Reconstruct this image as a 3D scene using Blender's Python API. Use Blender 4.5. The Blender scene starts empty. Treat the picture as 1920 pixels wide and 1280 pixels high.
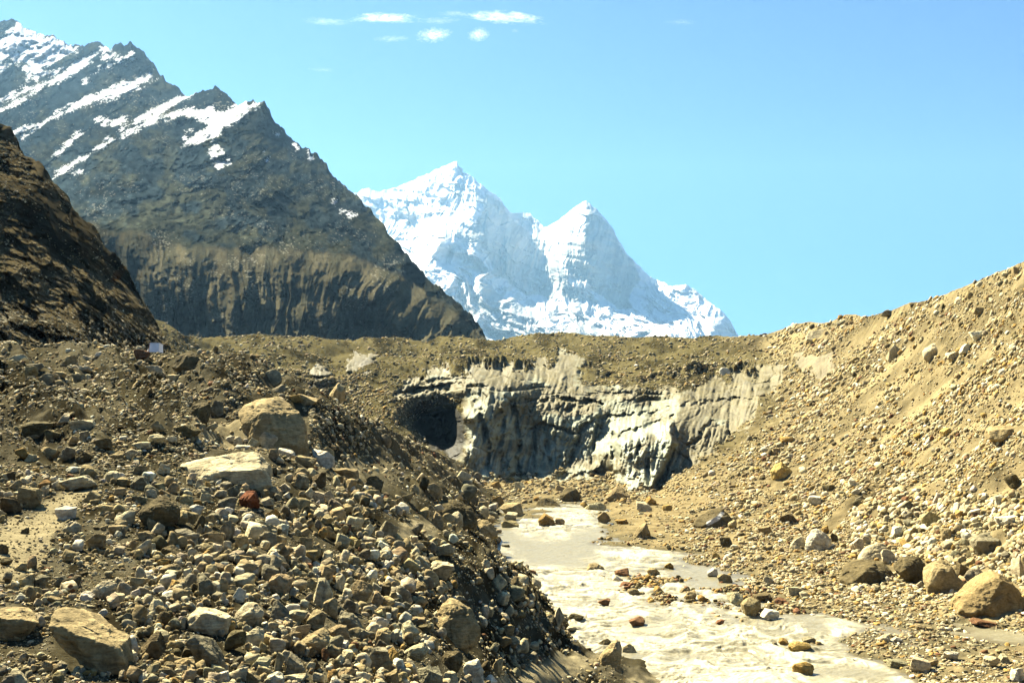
# Glacier snout, moraine rubble, meltwater river and high snow peaks.
import bpy, bmesh, math, random
import numpy as np
from mathutils import Vector
RNG = np.random.default_rng(7)
random.seed(7)
ALB = 0.62            # overall reflectance level, balanced with the exposure below
SC = bpy.context.scene
COL = SC.collection
# ----------------------------------------------------------------- camera model
F = 1884.0            # focal length in photo pixels (photo 1920 x 1280)
HY = 790.0            # horizon row in the photo
HC = 12.0             # eye height above the river
PITCH = math.atan2(HY - 640.0, F)
CP, SP = math.cos(PITCH), math.sin(PITCH)
def ray(px, py):
    a = (np.asarray(px, float) - 960.0) / F
    b = (640.0 - np.asarray(py, float)) / F
    y = CP - b * SP
    z = SP + b * CP
    return a / y, z / y            # x and z per metre of depth
def world(px, py, D):
    u, e = ray(px, py)
    D = np.asarray(D, float)
    return np.stack([u * D, D + 0 * u, HC + e * D], -1)
def project(P):
    P = np.asarray(P, float)
    x, y, z = P[..., 0], P[..., 1], P[..., 2] - HC
    d = y * CP + z * SP
    return 960 + F * x / d, 640 - F * (-y * SP + z * CP) / d
def water_D(py):
    return HC / -ray(960, py)[1]
# ----------------------------------------------------------------- noise
def _h(ix, iy, iz, seed):
    h = (ix.astype(np.int64) * 374761393 + iy.astype(np.int64) * 668265263 + iz.astype(np.int64) * 2147483647 + seed * 974711) & 0xffffffff
    h = ((h ^ (h >> 13)) * 1274126177) & 0xffffffff
    h = ((h ^ (h >> 16)) * 2246822519) & 0xffffffff
    h = h ^ (h >> 15)
    return (h & 0xffffff).astype(np.float32) / 8388607.5 - 1.0
def noise(x, y, z=0.0, seed=0):
    x, y, z = np.broadcast_arrays(np.asarray(x, np.float64), np.asarray(y, np.float64), np.asarray(z, np.float64))
    fx, fy, fz = np.floor(x), np.floor(y), np.floor(z)
    ax, ay, az = (x - fx).astype(np.float32), (y - fy).astype(np.float32), (z - fz).astype(np.float32)
    q = lambda t: t * t * t * (t * (t * 6 - 15) + 10)
    ax, ay, az = q(ax), q(ay), q(az)
    fx, fy, fz = fx.astype(np.int64), fy.astype(np.int64), fz.astype(np.int64)
    def sl(k):
        a = _h(fx, fy, fz + k, seed); b = _h(fx + 1, fy, fz + k, seed)
        c = _h(fx, fy + 1, fz + k, seed); d = _h(fx + 1, fy + 1, fz + k, seed)
        t = a + (b - a) * ax; s = c + (d - c) * ax
        return t + (s - t) * ay
    s0 = sl(0)
    if not np.any(az): return s0
    return s0 + (sl(1) - s0) * az
def fbm(x, y, z=0.0, o=4, seed=0, gain=0.5, lac=2.03):
    s, a = 0, 1.0
    for k in range(o):
        s = s + a * noise(np.asarray(x) * lac ** k, np.asarray(y) * lac ** k, np.asarray(z) * lac ** k, seed + 17 * k)
        a *= gain
    return s
def ridged(x, y, z=0.0, o=4, seed=0, gain=0.5, lac=2.07):
    s, a = 0, 1.0
    for k in range(o):
        n = 1 - np.abs(noise(np.asarray(x) * lac ** k, np.asarray(y) * lac ** k, np.asarray(z) * lac ** k, seed + 17 * k)) * 2
        s = s + a * n
        a *= gain
    return s
def facets(x, y, seed=0, tilt=1.0):
    """broken planar blocks: every cell of a jittered lattice is a tilted facet with its own offset; also returns distance to the crack"""
    x, y = np.broadcast_arrays(np.asarray(x, float), np.asarray(y, float))
    ix, iy = np.floor(x).astype(np.int64), np.floor(y).astype(np.int64); z0 = np.zeros_like(ix)
    d1 = np.full(x.shape, 9.0); d2 = np.full(x.shape, 9.0); val = np.zeros(x.shape)
    for ax in (-1, 0, 1):
        for ay in (-1, 0, 1):
            cx, cy = ix + ax, iy + ay
            jx = cx + .5 + .45 * _h(cx, cy, z0, seed); jy = cy + .5 + .45 * _h(cx, cy, z0 + 1, seed)
            dd = np.hypot(x - jx, y - jy)
            v = _h(cx, cy, z0 + 2, seed) * .6 + tilt * ((x - jx) * _h(cx, cy, z0 + 3, seed) + (y - jy) * _h(cx, cy, z0 + 4, seed))
            near = dd < d1
            d2 = np.where(near, d1, np.minimum(d2, dd)); val = np.where(near, v, val); d1 = np.where(near, dd, d1)
    return val, d2 - d1
def sstep(a, b, x):
    t = np.clip((np.asarray(x) - a) / (b - a), 0, 1)
    return t * t * (3 - 2 * t)
def inpoly(x, y, poly):
    x = np.asarray(x); y = np.asarray(y); r = np.zeros(np.broadcast(x, y).shape, bool)
    n = len(poly)
    for i in range(n):
        x0, y0 = poly[i]; x1, y1 = poly[(i + 1) % n]
        if y0 == y1: continue
        c = (y0 > y) != (y1 > y)
        r ^= c & (x < (x1 - x0) * (y - y0) / (y1 - y0) + x0)
    return r
def segdist(x, y, pts):
    """distance to a polyline with widths, returned as distance minus half width"""
    d = np.full(np.broadcast(x, y).shape, 1e9)
    for (x0, y0, w0), (x1, y1, w1) in zip(pts[:-1], pts[1:]):
        dx, dy = x1 - x0, y1 - y0; L = dx * dx + dy * dy + 1e-9
        t = np.clip(((x - x0) * dx + (y - y0) * dy) / L, 0, 1)
        d = np.minimum(d, np.hypot(x - x0 - t * dx, y - y0 - t * dy) - (w0 + (w1 - w0) * t) / 2)
    return d
def polydist(x, y, poly):
    """signed distance, negative inside"""
    p = [(a, b, 0) for a, b in poly] + [(poly[0][0], poly[0][1], 0)]
    d = segdist(x, y, p)
    return np.where(inpoly(x, y, poly), -d, d)
class RBF:
    """linear-kernel interpolation of scattered control values with a plane underneath"""
    def __init__(self, pts, f):
        a = np.array(pts, float); self.f = f
        X = a[:, :2] / 1000; n = len(X)
        K = np.hypot(X[:, None, 0] - X[None, :, 0], X[:, None, 1] - X[None, :, 1])
        Pm = np.c_[np.ones(n), X]
        A = np.block([[K - np.eye(n) * 1e-4, Pm], [Pm.T, np.zeros((3, 3))]])
        self.w = np.linalg.solve(A, np.r_[f(a[:, 2]), 0, 0, 0]); self.X = X
    def __call__(self, px, py):
        sh = np.broadcast(px, py).shape
        x = np.broadcast_to(px, sh).ravel() / 1000; y = np.broadcast_to(py, sh).ravel() / 1000
        out = np.empty(len(x)); n = len(self.X)
        for i in range(0, len(x), 40000):
            s = slice(i, i + 40000)
            K = np.hypot(x[s, None] - self.X[None, :, 0], y[s, None] - self.X[None, :, 1])
            out[s] = K @ self.w[:n] + self.w[n] + self.w[n + 1] * x[s] + self.w[n + 2] * y[s]
        return out.reshape(sh)
def blur(a, n):
    for _ in range(n):
        p = np.pad(a, 1, mode='edge')
        a = (p[:-2, 1:-1] + p[2:, 1:-1] + p[1:-1, :-2] + p[1:-1, 2:] + 2 * p[1:-1, 1:-1]) / 6
    return a
# ----------------------------------------------------------------- mesh helpers
def make_mesh(name, V, faces, col=None, attrs=None, smooth=True):
    V = np.ascontiguousarray(V, np.float32).reshape(-1, 3)
    faces = np.ascontiguousarray(faces, np.int32)
    m, k = faces.shape
    me = bpy.data.meshes.new(name)
    me.vertices.add(len(V)); me.vertices.foreach_set('co', V.ravel())
    me.loops.add(m * k); me.loops.foreach_set('vertex_index', faces.ravel())
    me.polygons.add(m); me.polygons.foreach_set('loop_start', np.arange(0, m * k, k, dtype=np.int32))
    me.polygons.foreach_set('use_smooth', np.full(m, smooth))
    if col is not None:
        c = np.ones((len(V), 4), np.float32); c[:, :3] = np.asarray(col).reshape(-1, 3) * ALB
        at = me.color_attributes.new('Col', 'FLOAT_COLOR', 'POINT'); at.data.foreach_set('color', c.ravel())
    for k2, v in (attrs or {}).items():
        at = me.attributes.new(k2, 'FLOAT', 'POINT'); at.data.foreach_set('value', np.ascontiguousarray(v, np.float32).ravel())
    me.update(calc_edges=True)
    return me
def link(name, me, mat, parent=None, loc=None):
    o = bpy.data.objects.new(name, me); COL.objects.link(o)
    if mat: me.materials.append(mat)
    if parent: o.parent = parent
    if loc is not None: o.location = loc
    return o
def tag(o, label=None, cat=None, group=None, kind=None):
    if label: o['label'] = label
    if cat: o['category'] = cat
    if group: o['group'] = group
    if kind: o['kind'] = kind
    return o
def grid_faces(r, c):
    i = np.arange(r * c).reshape(r, c)
    return np.stack([i[:-1, :-1], i[:-1, 1:], i[1:, 1:], i[1:, :-1]], -1).reshape(-1, 4)
def submesh(V, F_, keep, *arrs):
    Fk = F_[keep]; used = np.unique(Fk); mp = np.full(len(V), -1); mp[used] = np.arange(len(used))
    return (V[used], mp[Fk]) + tuple(a[used] for a in arrs)
class Sheet:
    """terrain lofted column by column between a lower and an upper line, with skirt rows at both ends"""
    def __init__(self, x0, x1, nc, nr, top, bot):
        self.x0, self.x1, self.nc, self.nr = x0, x1, nc, nr
        px = np.linspace(x0, x1, nc); self.top = np.interp(px, *zip(*top)); self.bot = np.interp(px, *zip(*bot))
        self.t = np.linspace(0, 1, nr)
        self.px = np.broadcast_to(px, (nr, nc)).copy()
        self.py = self.bot[None] + (self.top - self.bot)[None] * self.t[:, None]
    def at(self, px, py, arr=None):
        a = self.P if arr is None else arr
        c = np.clip((np.asarray(px, float) - self.x0) / (self.x1 - self.x0) * (self.nc - 1), 0, self.nc - 1.001)
        ci = c.astype(int); cf = c - ci
        tp = self.top[ci] * (1 - cf) + self.top[ci + 1] * cf; bt = self.bot[ci] * (1 - cf) + self.bot[ci + 1] * cf
        r = np.clip((np.asarray(py, float) - bt) / (tp - bt) * (self.nr - 1), 0, self.nr - 1.001)
        ri = r.astype(int); rf = r - ri
        if a.ndim == 3: cf = cf[..., None]; rf = rf[..., None]
        return (a[ri, ci] * (1 - cf) + a[ri, ci + 1] * cf) * (1 - rf) + (a[ri + 1, ci] * (1 - cf) + a[ri + 1, ci + 1] * cf) * rf
    def inside(self, px, py, m=0):
        c = np.clip((np.asarray(px, float) - self.x0) / (self.x1 - self.x0) * (self.nc - 1), 0, self.nc - 1).astype(int)
        return (px >= self.x0) & (px <= self.x1) & (py >= self.top[c] + m) & (py <= self.bot[c])
    def normals(self):
        P = self.P; dx = np.gradient(P, axis=1); dy = np.gradient(P, axis=0)
        n = np.cross(dx, dy); n /= np.linalg.norm(n, axis=-1, keepdims=True) + 1e-12
        self.N = np.where(n[..., 2:3] < 0, -n, n); return self.N
def add_skirts(P, C, back, front):
    """back: list of (depth factor, drop in m) behind the top row; front: list of (y, dz) rows toward and past the viewer"""
    rows, cols = [], []
    for y, dz in reversed(front):
        r = P[0].copy(); r[:, 1] = np.minimum(y, r[:, 1] - 0.3); r[:, 2] += dz
        rows.append(r); cols.append(C[0])
    P2 = np.concatenate([np.array(rows).reshape(-1, P.shape[1], 3), P]); C2 = np.concatenate([np.array(cols).reshape(-1, P.shape[1], 3), C])
    top = P[-1]; rb, cb = [], []
    for k, dz in back:
        r = top.copy(); r[:, :2] *= k; r[:, 2] = top[:, 2] - dz; rb.append(r); cb.append(C[-1])
    if rb:
        P2 = np.concatenate([P2, np.array(rb)]); C2 = np.concatenate([C2, np.array(cb)])
    return P2, C2, len(rows)
# ----------------------------------------------------------------- materials
def new_mat(name):
    m = bpy.data.materials.new(name); m.use_nodes = True
    nt = m.node_tree; b = nt.nodes['Principled BSDF']
    return m, nt, b
def mat_earth(name, scale, rough=0.92, bump=0.4, dist=0.05, contrast=0.5, spec=0.0, scale2=None, micro=True):
    m, nt, b = new_mat(name); N, L = nt.nodes.new, nt.links.new
    at = N('ShaderNodeAttribute'); at.attribute_name = 'Col'
    tc = N('ShaderNodeTexCoord')
    n1 = N('ShaderNodeTexNoise'); n1.inputs['Scale'].default_value = scale; n1.inputs['Detail'].default_value = 6; n1.inputs['Roughness'].default_value = 0.65
    n2 = N('ShaderNodeTexNoise'); n2.inputs['Scale'].default_value = scale2 or scale * 7.3; n2.inputs['Detail'].default_value = 5; n2.inputs['Roughness'].default_value = 0.7
    L(tc.outputs['Object'], n1.inputs['Vector']); L(tc.outputs['Object'], n2.inputs['Vector'])
    ad = N('ShaderNodeMath'); ad.operation = 'ADD'; L(n1.outputs['Fac'], ad.inputs[0]); L(n2.outputs['Fac'], ad.inputs[1])
    mr = N('ShaderNodeMapRange'); mr.inputs['From Min'].default_value = 0.65; mr.inputs['From Max'].default_value = 1.35
    mr.inputs['To Min'].default_value = 1 - contrast; mr.inputs['To Max'].default_value = 1 + contrast; L(ad.outputs[0], mr.inputs['Value'])
    mx = N('ShaderNodeVectorMath'); mx.operation = 'SCALE'; L(at.outputs['Color'], mx.inputs[0]); L(mr.outputs['Result'], mx.inputs['Scale'])
    L(mx.outputs[0], b.inputs['Base Color'])
    b.inputs['Roughness'].default_value = rough; b.inputs['Specular IOR Level'].default_value = spec
    if bump:
        bp = N('ShaderNodeBump'); bp.inputs['Strength'].default_value = bump; bp.inputs['Distance'].default_value = dist
        L(ad.outputs[0], bp.inputs['Height']); L(bp.outputs['Normal'], b.inputs['Normal'])
    return m
# ================================================================= near terrain: left moraine mound
def mixc(a, b, t):
    return np.asarray(a)[None, None] * (1 - t[..., None]) + np.asarray(b)[None, None] * t[..., None]
S1 = Sheet(-170, 1330, 900, 620,
    [(-170, 636), (0, 648), (140, 652), (285, 656), (330, 668), (400, 672), (490, 682), (540, 700), (600, 738), (660, 768), (760, 818), (830, 852), (868, 868), (905, 900),
     (936, 925), (1330, 925)],
    [(-170, 1345), (1330, 1345)])
C1 = [(-170,1345,8.5),(300,1345,9),(700,1345,11.5),(900,1345,18),(960,1345,26),(1100,1345,38),(1330,1345,41),
 (0,1280,9.6),(300,1280,10.2),(600,1280,12.2),(800,1280,15.5),(880,1280,20),(930,1280,25),(1000,1270,31),(1100,1280,38),(1300,1283,45),(1200,1250,48),(1145,1247,44),
 (0,1200,11.6),(300,1200,12.6),(600,1200,15.2),(760,1200,19.5),(860,1215,24),(905,1220,27),(960,1235,33),(1050,1216,46),(1085,1218,49),(1150,1236,49),
 (0,1100,14),(300,1100,15.6),(600,1100,20),(800,1100,28),(880,1110,34),(930,1100,41),(990,1110,47),(1040,1165,49.5),
 (0,1000,18),(300,1000,20),(600,1000,26),(740,1000,33),(800,1000,38),(850,1006,43),(890,1024,45),(925,1042,46),(950,1062,46.5),
 (0,920,22),(300,920,25),(600,930,32),(720,930,41),(790,930,54),(850,975,66),(835,940,72),(905,1004,97),(938,1012,100),(940,960,133),(880,940,110),(905,905,190),(928,925,165),
 (0,860,27),(200,860,29),(430,880,32),(530,850,39),(600,870,40),(690,870,55),(770,870,84),(840,880,128),(868,872,165),
 (0,780,34),(200,780,37),(440,790,43),(600,780,50),(660,775,62),(720,805,80),(780,830,108),(840,858,150),
 (620,748,58),(560,715,56),(500,690,57),(400,676,57),(300,662,60),(150,656,60),(0,652,57),(-170,640,54)]
dn_ = lambda x, y, z=-1.3: (x, y, (HC - z) / -float(ray(960, y)[1]))
C1 += [dn_(*q) for q in [(932,1030,-.6),(950,1046),(962,1054),(1003,1098),(1043,1140),(1088,1202),(1122,1217),(1192,1231),(1252,1254),(1302,1274),(1335,1292),(960,1000),(1000,1040),(1050,1100),(1100,1150),(1160,1190),(1250,1210),(1330,1230),(1330,1100),(1330,925),(1200,1000),(1100,925),(1000,925),(960,940)]]
w = RBF(C1, lambda d: 1 / d)(S1.px, S1.py)
w = blur(np.clip(w, 1 / 260, 1 / 7), 5)
D = 1 / w
P = world(S1.px, S1.py, D)
# keep the mound above the river
x, y = P[..., 0], P[..., 1]
big = fbm(x / 7, y / 7, o=3, seed=3) * np.minimum(0.35, 0.0065 * D) + fbm(x / 1.6, y / 1.6, o=4, seed=5) * np.minimum(0.16, 0.004 * D)
# rills running down the back slope toward the river
back = sstep(640, 720, S1.px) * sstep(980, 900, S1.py) + 0.8 * sstep(120, 200, S1.px) * sstep(330, 280, S1.px) * sstep(840, 790, S1.py) * sstep(700, 740, S1.py)
q = (S1.px * 0.6 - S1.py * 0.8)
big += back * fbm(q / 13, (S1.px * .8 + S1.py * .6) / 130, o=3, seed=9) * np.minimum(0.6, 0.006 * D)
front = sstep(850, 900, S1.px) * sstep(1000, 1040, S1.py) * sstep(1225, 1200, S1.py)
upm = sstep(880, 800, S1.py) * sstep(640, 560, S1.px)
big += upm * (fbm((S1.px * .55 - S1.py * .83) / 42, (S1.px * .83 + S1.py * .55) / 120, o=3, seed=29) * 0.55 + fbm(x / 2.5, y / 2.5, o=4, seed=28) * .22)
q2 = (S1.px * 0.75 - S1.py * 0.66)
big += front * fbm(q2 / 9, (S1.px * .66 + S1.py * .75) / 110, o=3, seed=19) * 0.22
fade = sstep(0, 0.02, 1 - S1.t)[:, None]
P[..., 2] += big * (0.35 + 0.65 * fade)
S1.P = P; S1.D = D
SILT = (0.085, 0.072, 0.040); DAMP = (0.035, 0.029, 0.016); SAND = (0.42, 0.35, 0.20); OLIVE = (0.155, 0.134, 0.082); TAN = (0.30, 0.242, 0.127)
n = fbm(S1.px / 60, S1.py / 30, o=4, seed=31)
C = mixc(SILT, OLIVE, sstep(-0.5, 0.7, n + sstep(1000, 760, S1.py) * 0.5))
paths = [[(-60, 1075), (-60, 985), (0, 968), (50, 950), (110, 922), (150, 905), (180, 915), (160, 935), (135, 960), (110, 1000), (95, 1040), (70, 1062), (30, 1085)],
         [(925, 1290), (950, 1250), (1000, 1232), (1085, 1226), (1130, 1240), (1110, 1262), (1010, 1282)],
         [(740, 1012), (760, 985), (800, 968), (815, 985), (790, 1010), (760, 1022)],
         [(340, 815), (400, 800), (450, 802), (470, 825), (440, 840), (380, 845)],
         [(570, 895), (630, 868), (690, 872), (680, 895), (610, 905)], [(1180, 1262), (1260, 1270), (1300, 1345), (1180, 1345)]]
sand = np.zeros_like(n)
for p in paths: sand = np.maximum(sand, sstep(9, -9, polydist(S1.px, S1.py, p) + n * 14))
C = mixc((0, 0, 0), SAND, sand) + C * (1 - sand[..., None])
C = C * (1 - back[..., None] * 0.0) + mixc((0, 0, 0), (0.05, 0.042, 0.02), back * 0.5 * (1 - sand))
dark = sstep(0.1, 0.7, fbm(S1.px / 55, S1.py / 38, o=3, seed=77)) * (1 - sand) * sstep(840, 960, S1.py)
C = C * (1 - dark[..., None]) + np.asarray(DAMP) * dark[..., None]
C = C * 0.62; upd = sstep(880, 800, S1.py) * sstep(.0, .6, fbm(S1.px / 45, S1.py / 24, o=4, seed=78)) * (1 - sand); C = C * (1 - .65 * upd)[..., None]; S1.C = C; S1.sand = sand  # darker patches paint the shadowed bands of the upper mound
S1.normals()
P2, C2, nf = add_skirts(P, C, [(1.03, 1.2), (1.10, 5), (1.25, 14), (1.35, 26)], [(6.0, 0.3), (2.5, 0.6), (-2, 0.7), (-12, 0.8), (-40, 0.9)])
M_SILT = mat_earth('moraine_silt', 2.2, bump=0.7, dist=0.05, contrast=0.45)
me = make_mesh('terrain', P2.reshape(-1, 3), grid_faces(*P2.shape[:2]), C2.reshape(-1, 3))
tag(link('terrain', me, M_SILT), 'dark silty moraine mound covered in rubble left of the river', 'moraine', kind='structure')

# ================================================================= river bed, right-hand slope and debris-covered glacier
S2 = Sheet(255, 2290, 1220, 900,
    [(255, 590), (310, 604), (345, 625), (380, 636), (440, 630), (490, 626), (540, 632), (600, 636), (640, 633), (700, 640), (760, 638), (800, 642), (860, 637), (905, 640), (960, 636), (1000, 628), (1060, 625),
     (1110, 629), (1170, 634), (1240, 630), (1300, 634), (1345, 628), (1380, 630), (1420, 628), (1450, 624), (1490, 608), (1520, 603), (1540, 606), (1560, 601), (1585, 589), (1605, 588), (1625, 596), (1650, 590),
     (1672, 582), (1690, 574), (1705, 567), (1735, 563), (1760, 556), (1800, 540), (1850, 520), (1890, 504), (1925, 489), (2000, 455), (2090, 420), (2290, 330)],
    [(255, 1345), (2290, 1345)])
pl = lambda x, y, dz=0.0: (x, y, (HC - dz) / -float(ray(960, y)[1]))
C2p = [pl(255, 1345), pl(900, 1345), pl(1200, 1345), pl(1500, 1345), pl(1800, 1345, .1), pl(2090, 1345, .4),
 pl(1200, 1280), pl(1500, 1280), pl(1750, 1270), pl(1930, 1260, .2), pl(2090, 1250, .8), pl(1000, 1200), pl(1300, 1200), pl(1600, 1190), pl(1800, 1175, .1), pl(1930, 1165, .3),
 pl(900, 1100), pl(1200, 1100), pl(1500, 1100), pl(1650, 1095, .2), pl(1740, 1110, .2), pl(255, 1200), pl(255, 1000), pl(600, 1000), pl(1000, 1040), pl(1200, 1040), pl(1400, 1040), pl(1550, 1045, .3),
 pl(900, 1000), pl(1050, 1000), pl(1150, 1000), pl(1280, 1000, .3), pl(1400, 1000, .8), pl(900, 960), pl(1000, 955), pl(1090, 950), pl(1160, 950, .3), pl(1230, 960, .7), pl(930, 925, .2), pl(1020, 925, .2), pl(1100, 925, .4), pl(1160, 925, .7), pl(600, 925),
 (2290,1345,36),(2290,1150,45),(2290,900,56),(2290,700,68),(2290,340,90),(2090,1150,58),(2090,1050,61),(2090,900,70),(2090,700,86),(2090,430,108),
 (1935,1090,68),(1920,1020,72),(1920,960,77),(1920,900,82),(1920,800,91),(1920,700,101),(1920,600,110),(1920,495,119),
 (1820,1040,77),(1800,960,86),(1800,850,99),(1800,720,116),(1800,620,131),(1800,545,143),
 (1700,1020,87),(1700,960,95),(1700,880,108),(1700,760,130),(1700,660,151),(1700,572,172),
 (1600,1000,97),(1600,930,109),(1600,850,127),(1600,740,158),(1600,650,192),(1600,592,218),
 (1500,980,107),(1500,900,130),(1500,820,157),(1500,740,190),(1500,670,224),(1500,612,262),
 (1400,950,124),(1400,880,148),(1400,820,173),
 (1300,930,142),(1300,895,160),(1240,925,160)]
G = [(1230,916,170),(1160,916,176),(1155,880,178),(1155,826,182),(1200,812,182),(1258,792,180),(1262,830,174),(1225,890,171),(1300,880,165),(1290,850,172),(1310,800,186),(1340,790,192),(1375,830,176),(1345,850,170),
 (1390,800,188),(1440,780,186),(1420,750,204),(1350,775,204),
 (1142,908,192),(1060,905,194),(960,905,193),(1146,880,197),(1050,885,201),(990,880,204),(1148,822,207),(1060,830,209),(990,830,211),(985,802,214),(1030,790,214),(1075,806,211),(1120,776,214),(1180,776,213),(1240,768,212),(1300,750,212),(1400,742,213),(1450,740,211),
 (1156,802,208),(1225,788,207),
 (960,775,213),(1030,745,223),(1100,745,223),(1180,750,221),(1280,733,221),(1400,722,222),(930,760,206),(950,725,220),(1000,722,230),(1050,715,235),(920,800,200),(915,850,196),(945,855,200),(900,880,190),(935,885,193),(880,905,189),
 (872,782,197),(876,840,194),(872,855,192),(905,800,199),(905,745,210),(880,715,219),(862,735,221),(900,690,243),(960,688,248),(1000,690,250),(1050,690,253),(1100,712,240),(1200,712,239),(1300,700,242),(1420,690,243),
 (850,790,232),(820,780,238),(780,780,238),(840,830,232),(810,820,236),(862,760,226),(752,770,214),(770,815,205),(810,845,202),(850,865,198),
 (740,745,222),(800,750,228),(730,710,240),(800,705,242),(860,700,238),(690,690,250),(640,690,250),(600,690,248),(560,700,246),
 (600,660,285),(700,665,290),(800,665,290),(900,662,292),(1000,662,300),(1100,662,300),(1200,665,290),(1300,665,280),(1400,665,268),
 (300,660,230),(400,655,260),(500,655,280),(255,600,270),(330,620,280),(400,640,320),(500,632,350),(640,636,380),(800,640,400),(960,637,410),(1060,627,410),(1200,633,400),(1345,630,370),(1430,627,330),(255,760,220),(500,800,230),(650,800,225)]
w = RBF(C2p + G, lambda d: 1 / d)(S2.px, S2.py)
w = np.clip(w, 1 / 480, 1 / 33)
ICE = [[(868, 700), (905, 686), (940, 690), (1000, 684), (1050, 668), (1092, 690), (1080, 712), (1130, 722), (1250, 733), (1400, 700), (1478, 684), (1455, 730), (1400, 790), (1372, 826), (1300, 870), (1226, 917), (1153, 914), (1150, 882),
        (1050, 896), (980, 888), (935, 892), (903, 905), (878, 892), (866, 850), (872, 780), (862, 745)],
       [(735, 738), (770, 712), (830, 690), (866, 700), (872, 740), (845, 752), (790, 752)], [(575, 700), (590, 672), (612, 690), (606, 716), (590, 724)], [(655, 690), (668, 662), (690, 672), (690, 692)],
       [(1000, 690), (1010, 676), (1080, 664), (1094, 690), (1050, 698)], [(1490, 700), (1500, 668), (1560, 660), (1556, 690), (1530, 712)]]
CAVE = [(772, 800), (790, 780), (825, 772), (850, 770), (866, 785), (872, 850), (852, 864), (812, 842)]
dice = np.minimum.reduce([polydist(S2.px, S2.py, p) for p in ICE])
dcave = polydist(S2.px, S2.py, CAVE)
glz = blur(blur(sstep(30, -10, np.minimum(dice, dcave)), 6), 6)
w = w * glz + blur(w, 14) * (1 - glz)
w = blur(w, 2)
D = 1 / w
# flutes, ledges and undercut steps of the ice front (offsets in metres along the line of sight = across the wall)
icem = sstep(7, -7, dice + 13 * fbm(S2.px / 22, S2.py / 13, o=5, seed=41, gain=.6))
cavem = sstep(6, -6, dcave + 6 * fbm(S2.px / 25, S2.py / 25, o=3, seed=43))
warp = 14 * fbm(S2.px / 60, S2.py / 45, o=3, seed=50)
fl = fbm((S2.px + .28 * (S2.py - 800) + warp * .25) / 15, (S2.py + warp) / 80, o=4, seed=51) * 1.5 + ridged((S2.px + .28 * (S2.py - 800) + warp * .25) / 7, S2.py / 45, o=3, seed=52) * 0.95 + fbm(S2.px / 6, S2.py / 8, o=4, seed=56) * .55
ledge_h = (S2.py + 16 * fbm(S2.px / 95, S2.py / 60, o=3, seed=53)) / 21
saw = ledge_h - np.floor(ledge_h)
led = (saw ** 1.6 - 0.35) * sstep(775, 735, S2.py) * sstep(660, 690, S2.py) * (0.5 + 0.8 * fbm(S2.px / 120, S2.py / 30, o=2, seed=54))
f1, k1 = facets((S2.px + warp) / 38, (S2.py + .3 * S2.px + warp) / 46, 551); f2, k2 = facets((S2.px - warp * .5) / 13, (S2.py + warp * .6) / 22, 552)
blocks = fbm(S2.px / 42, S2.py / 48, o=5, seed=55, gain=.5) * .8 + f1 * 1.1 + f2 * .35 + .6 * sstep(.10, 0, k1)
D = D + icem * (fl * 0.5 + blocks * 0.8) + np.maximum(icem, sstep(60, 0, dice)) * led * 4.5 * sstep(1560, 1420, S2.px)
for ln, dep, wd in [([(944, 690, 3), (958, 760, 4), (972, 820, 3), (968, 880, 5)], 3.2, 6), ([(1027, 792, 2), (1026, 872, 3)], 2.2, 4), ([(876, 700, 4), (890, 745, 8), (900, 790, 5)], 4, 9), ([(935, 775, 6), (938, 840, 8), (946, 890, 8)], 3, 8),
                    ([(1216, 850, 2), (1214, 905, 5)], 2.5, 5), ([(1200, 820, 3), (1196, 850, 3)], 2, 4), ([(1060, 770, 4), (1130, 742, 3), (1200, 735, 3)], 2, 6), ([(1090, 700, 4), (1200, 712, 5), (1290, 706, 4), (1400, 694, 4)], 5, 8), ([(905, 905, 6), (960, 897, 10), (1060, 897, 10), (1148, 890, 8)], 4, 9)]:
    D = D + dep * sstep(wd, 0, segdist(S2.px + warp * .3, S2.py, ln)) * (0.6 + 0.5 * fbm(S2.px / 12, S2.py / 12, o=2, seed=57))
FINP = [(1152, 922), (1156, 828), (1200, 814), (1262, 792), (1268, 830), (1245, 880), (1222, 918)]
D = D - 4.5 * sstep(5, -7, polydist(S2.px + warp * .2, S2.py, FINP)) * icem
for ln, dep, wd in [([(1149, 815, 3), (1147, 860, 4), (1150, 908, 5)], 5, 6), ([(1160, 818, 2), (1202, 803, 3), (1264, 781, 3)], 4, 6), ([(738, 741, 3), (800, 730, 3), (866, 724, 4)], 4, 7), ([(790, 716, 2), (860, 706, 3)], 3, 5), ([(985, 752, 2), (1060, 748, 3), (1130, 757, 2)], 2.6, 5), ([(1290, 838, 2), (1330, 790, 3), (1372, 822, 2)], 2.5, 5),
                    ([(980, 806, 2), (1030, 797, 3), (1075, 812, 2), (1122, 784, 3), (1210, 777, 3), (1300, 757, 2), (1410, 748, 2)], 2.2, 5), ([(902, 780, 3), (915, 830, 4), (910, 880, 3)], 3, 6), ([(1006, 800, 2), (1000, 872, 3)], 2, 4), ([(1082, 815, 2), (1070, 872, 3)], 2, 4), ([(1118, 795, 2), (1108, 865, 3)], 2, 4)]:
    D = D + icem * dep * sstep(wd, 0, segdist(S2.px + warp * .3, S2.py + 4 * fbm(S2.px / 9, S2.py / 9, o=3, seed=59), ln)) * (0.75 + 0.5 * fbm(S2.px / 12, S2.py / 12, o=2, seed=60))
D = D + cavem * (4 + blocks * 1.5 + fbm(S2.px / 9, S2.py / 14, o=3, seed=58) * 1.2)
P = world(S2.px, S2.py, D)
x, y = P[..., 0], P[..., 1]
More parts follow.
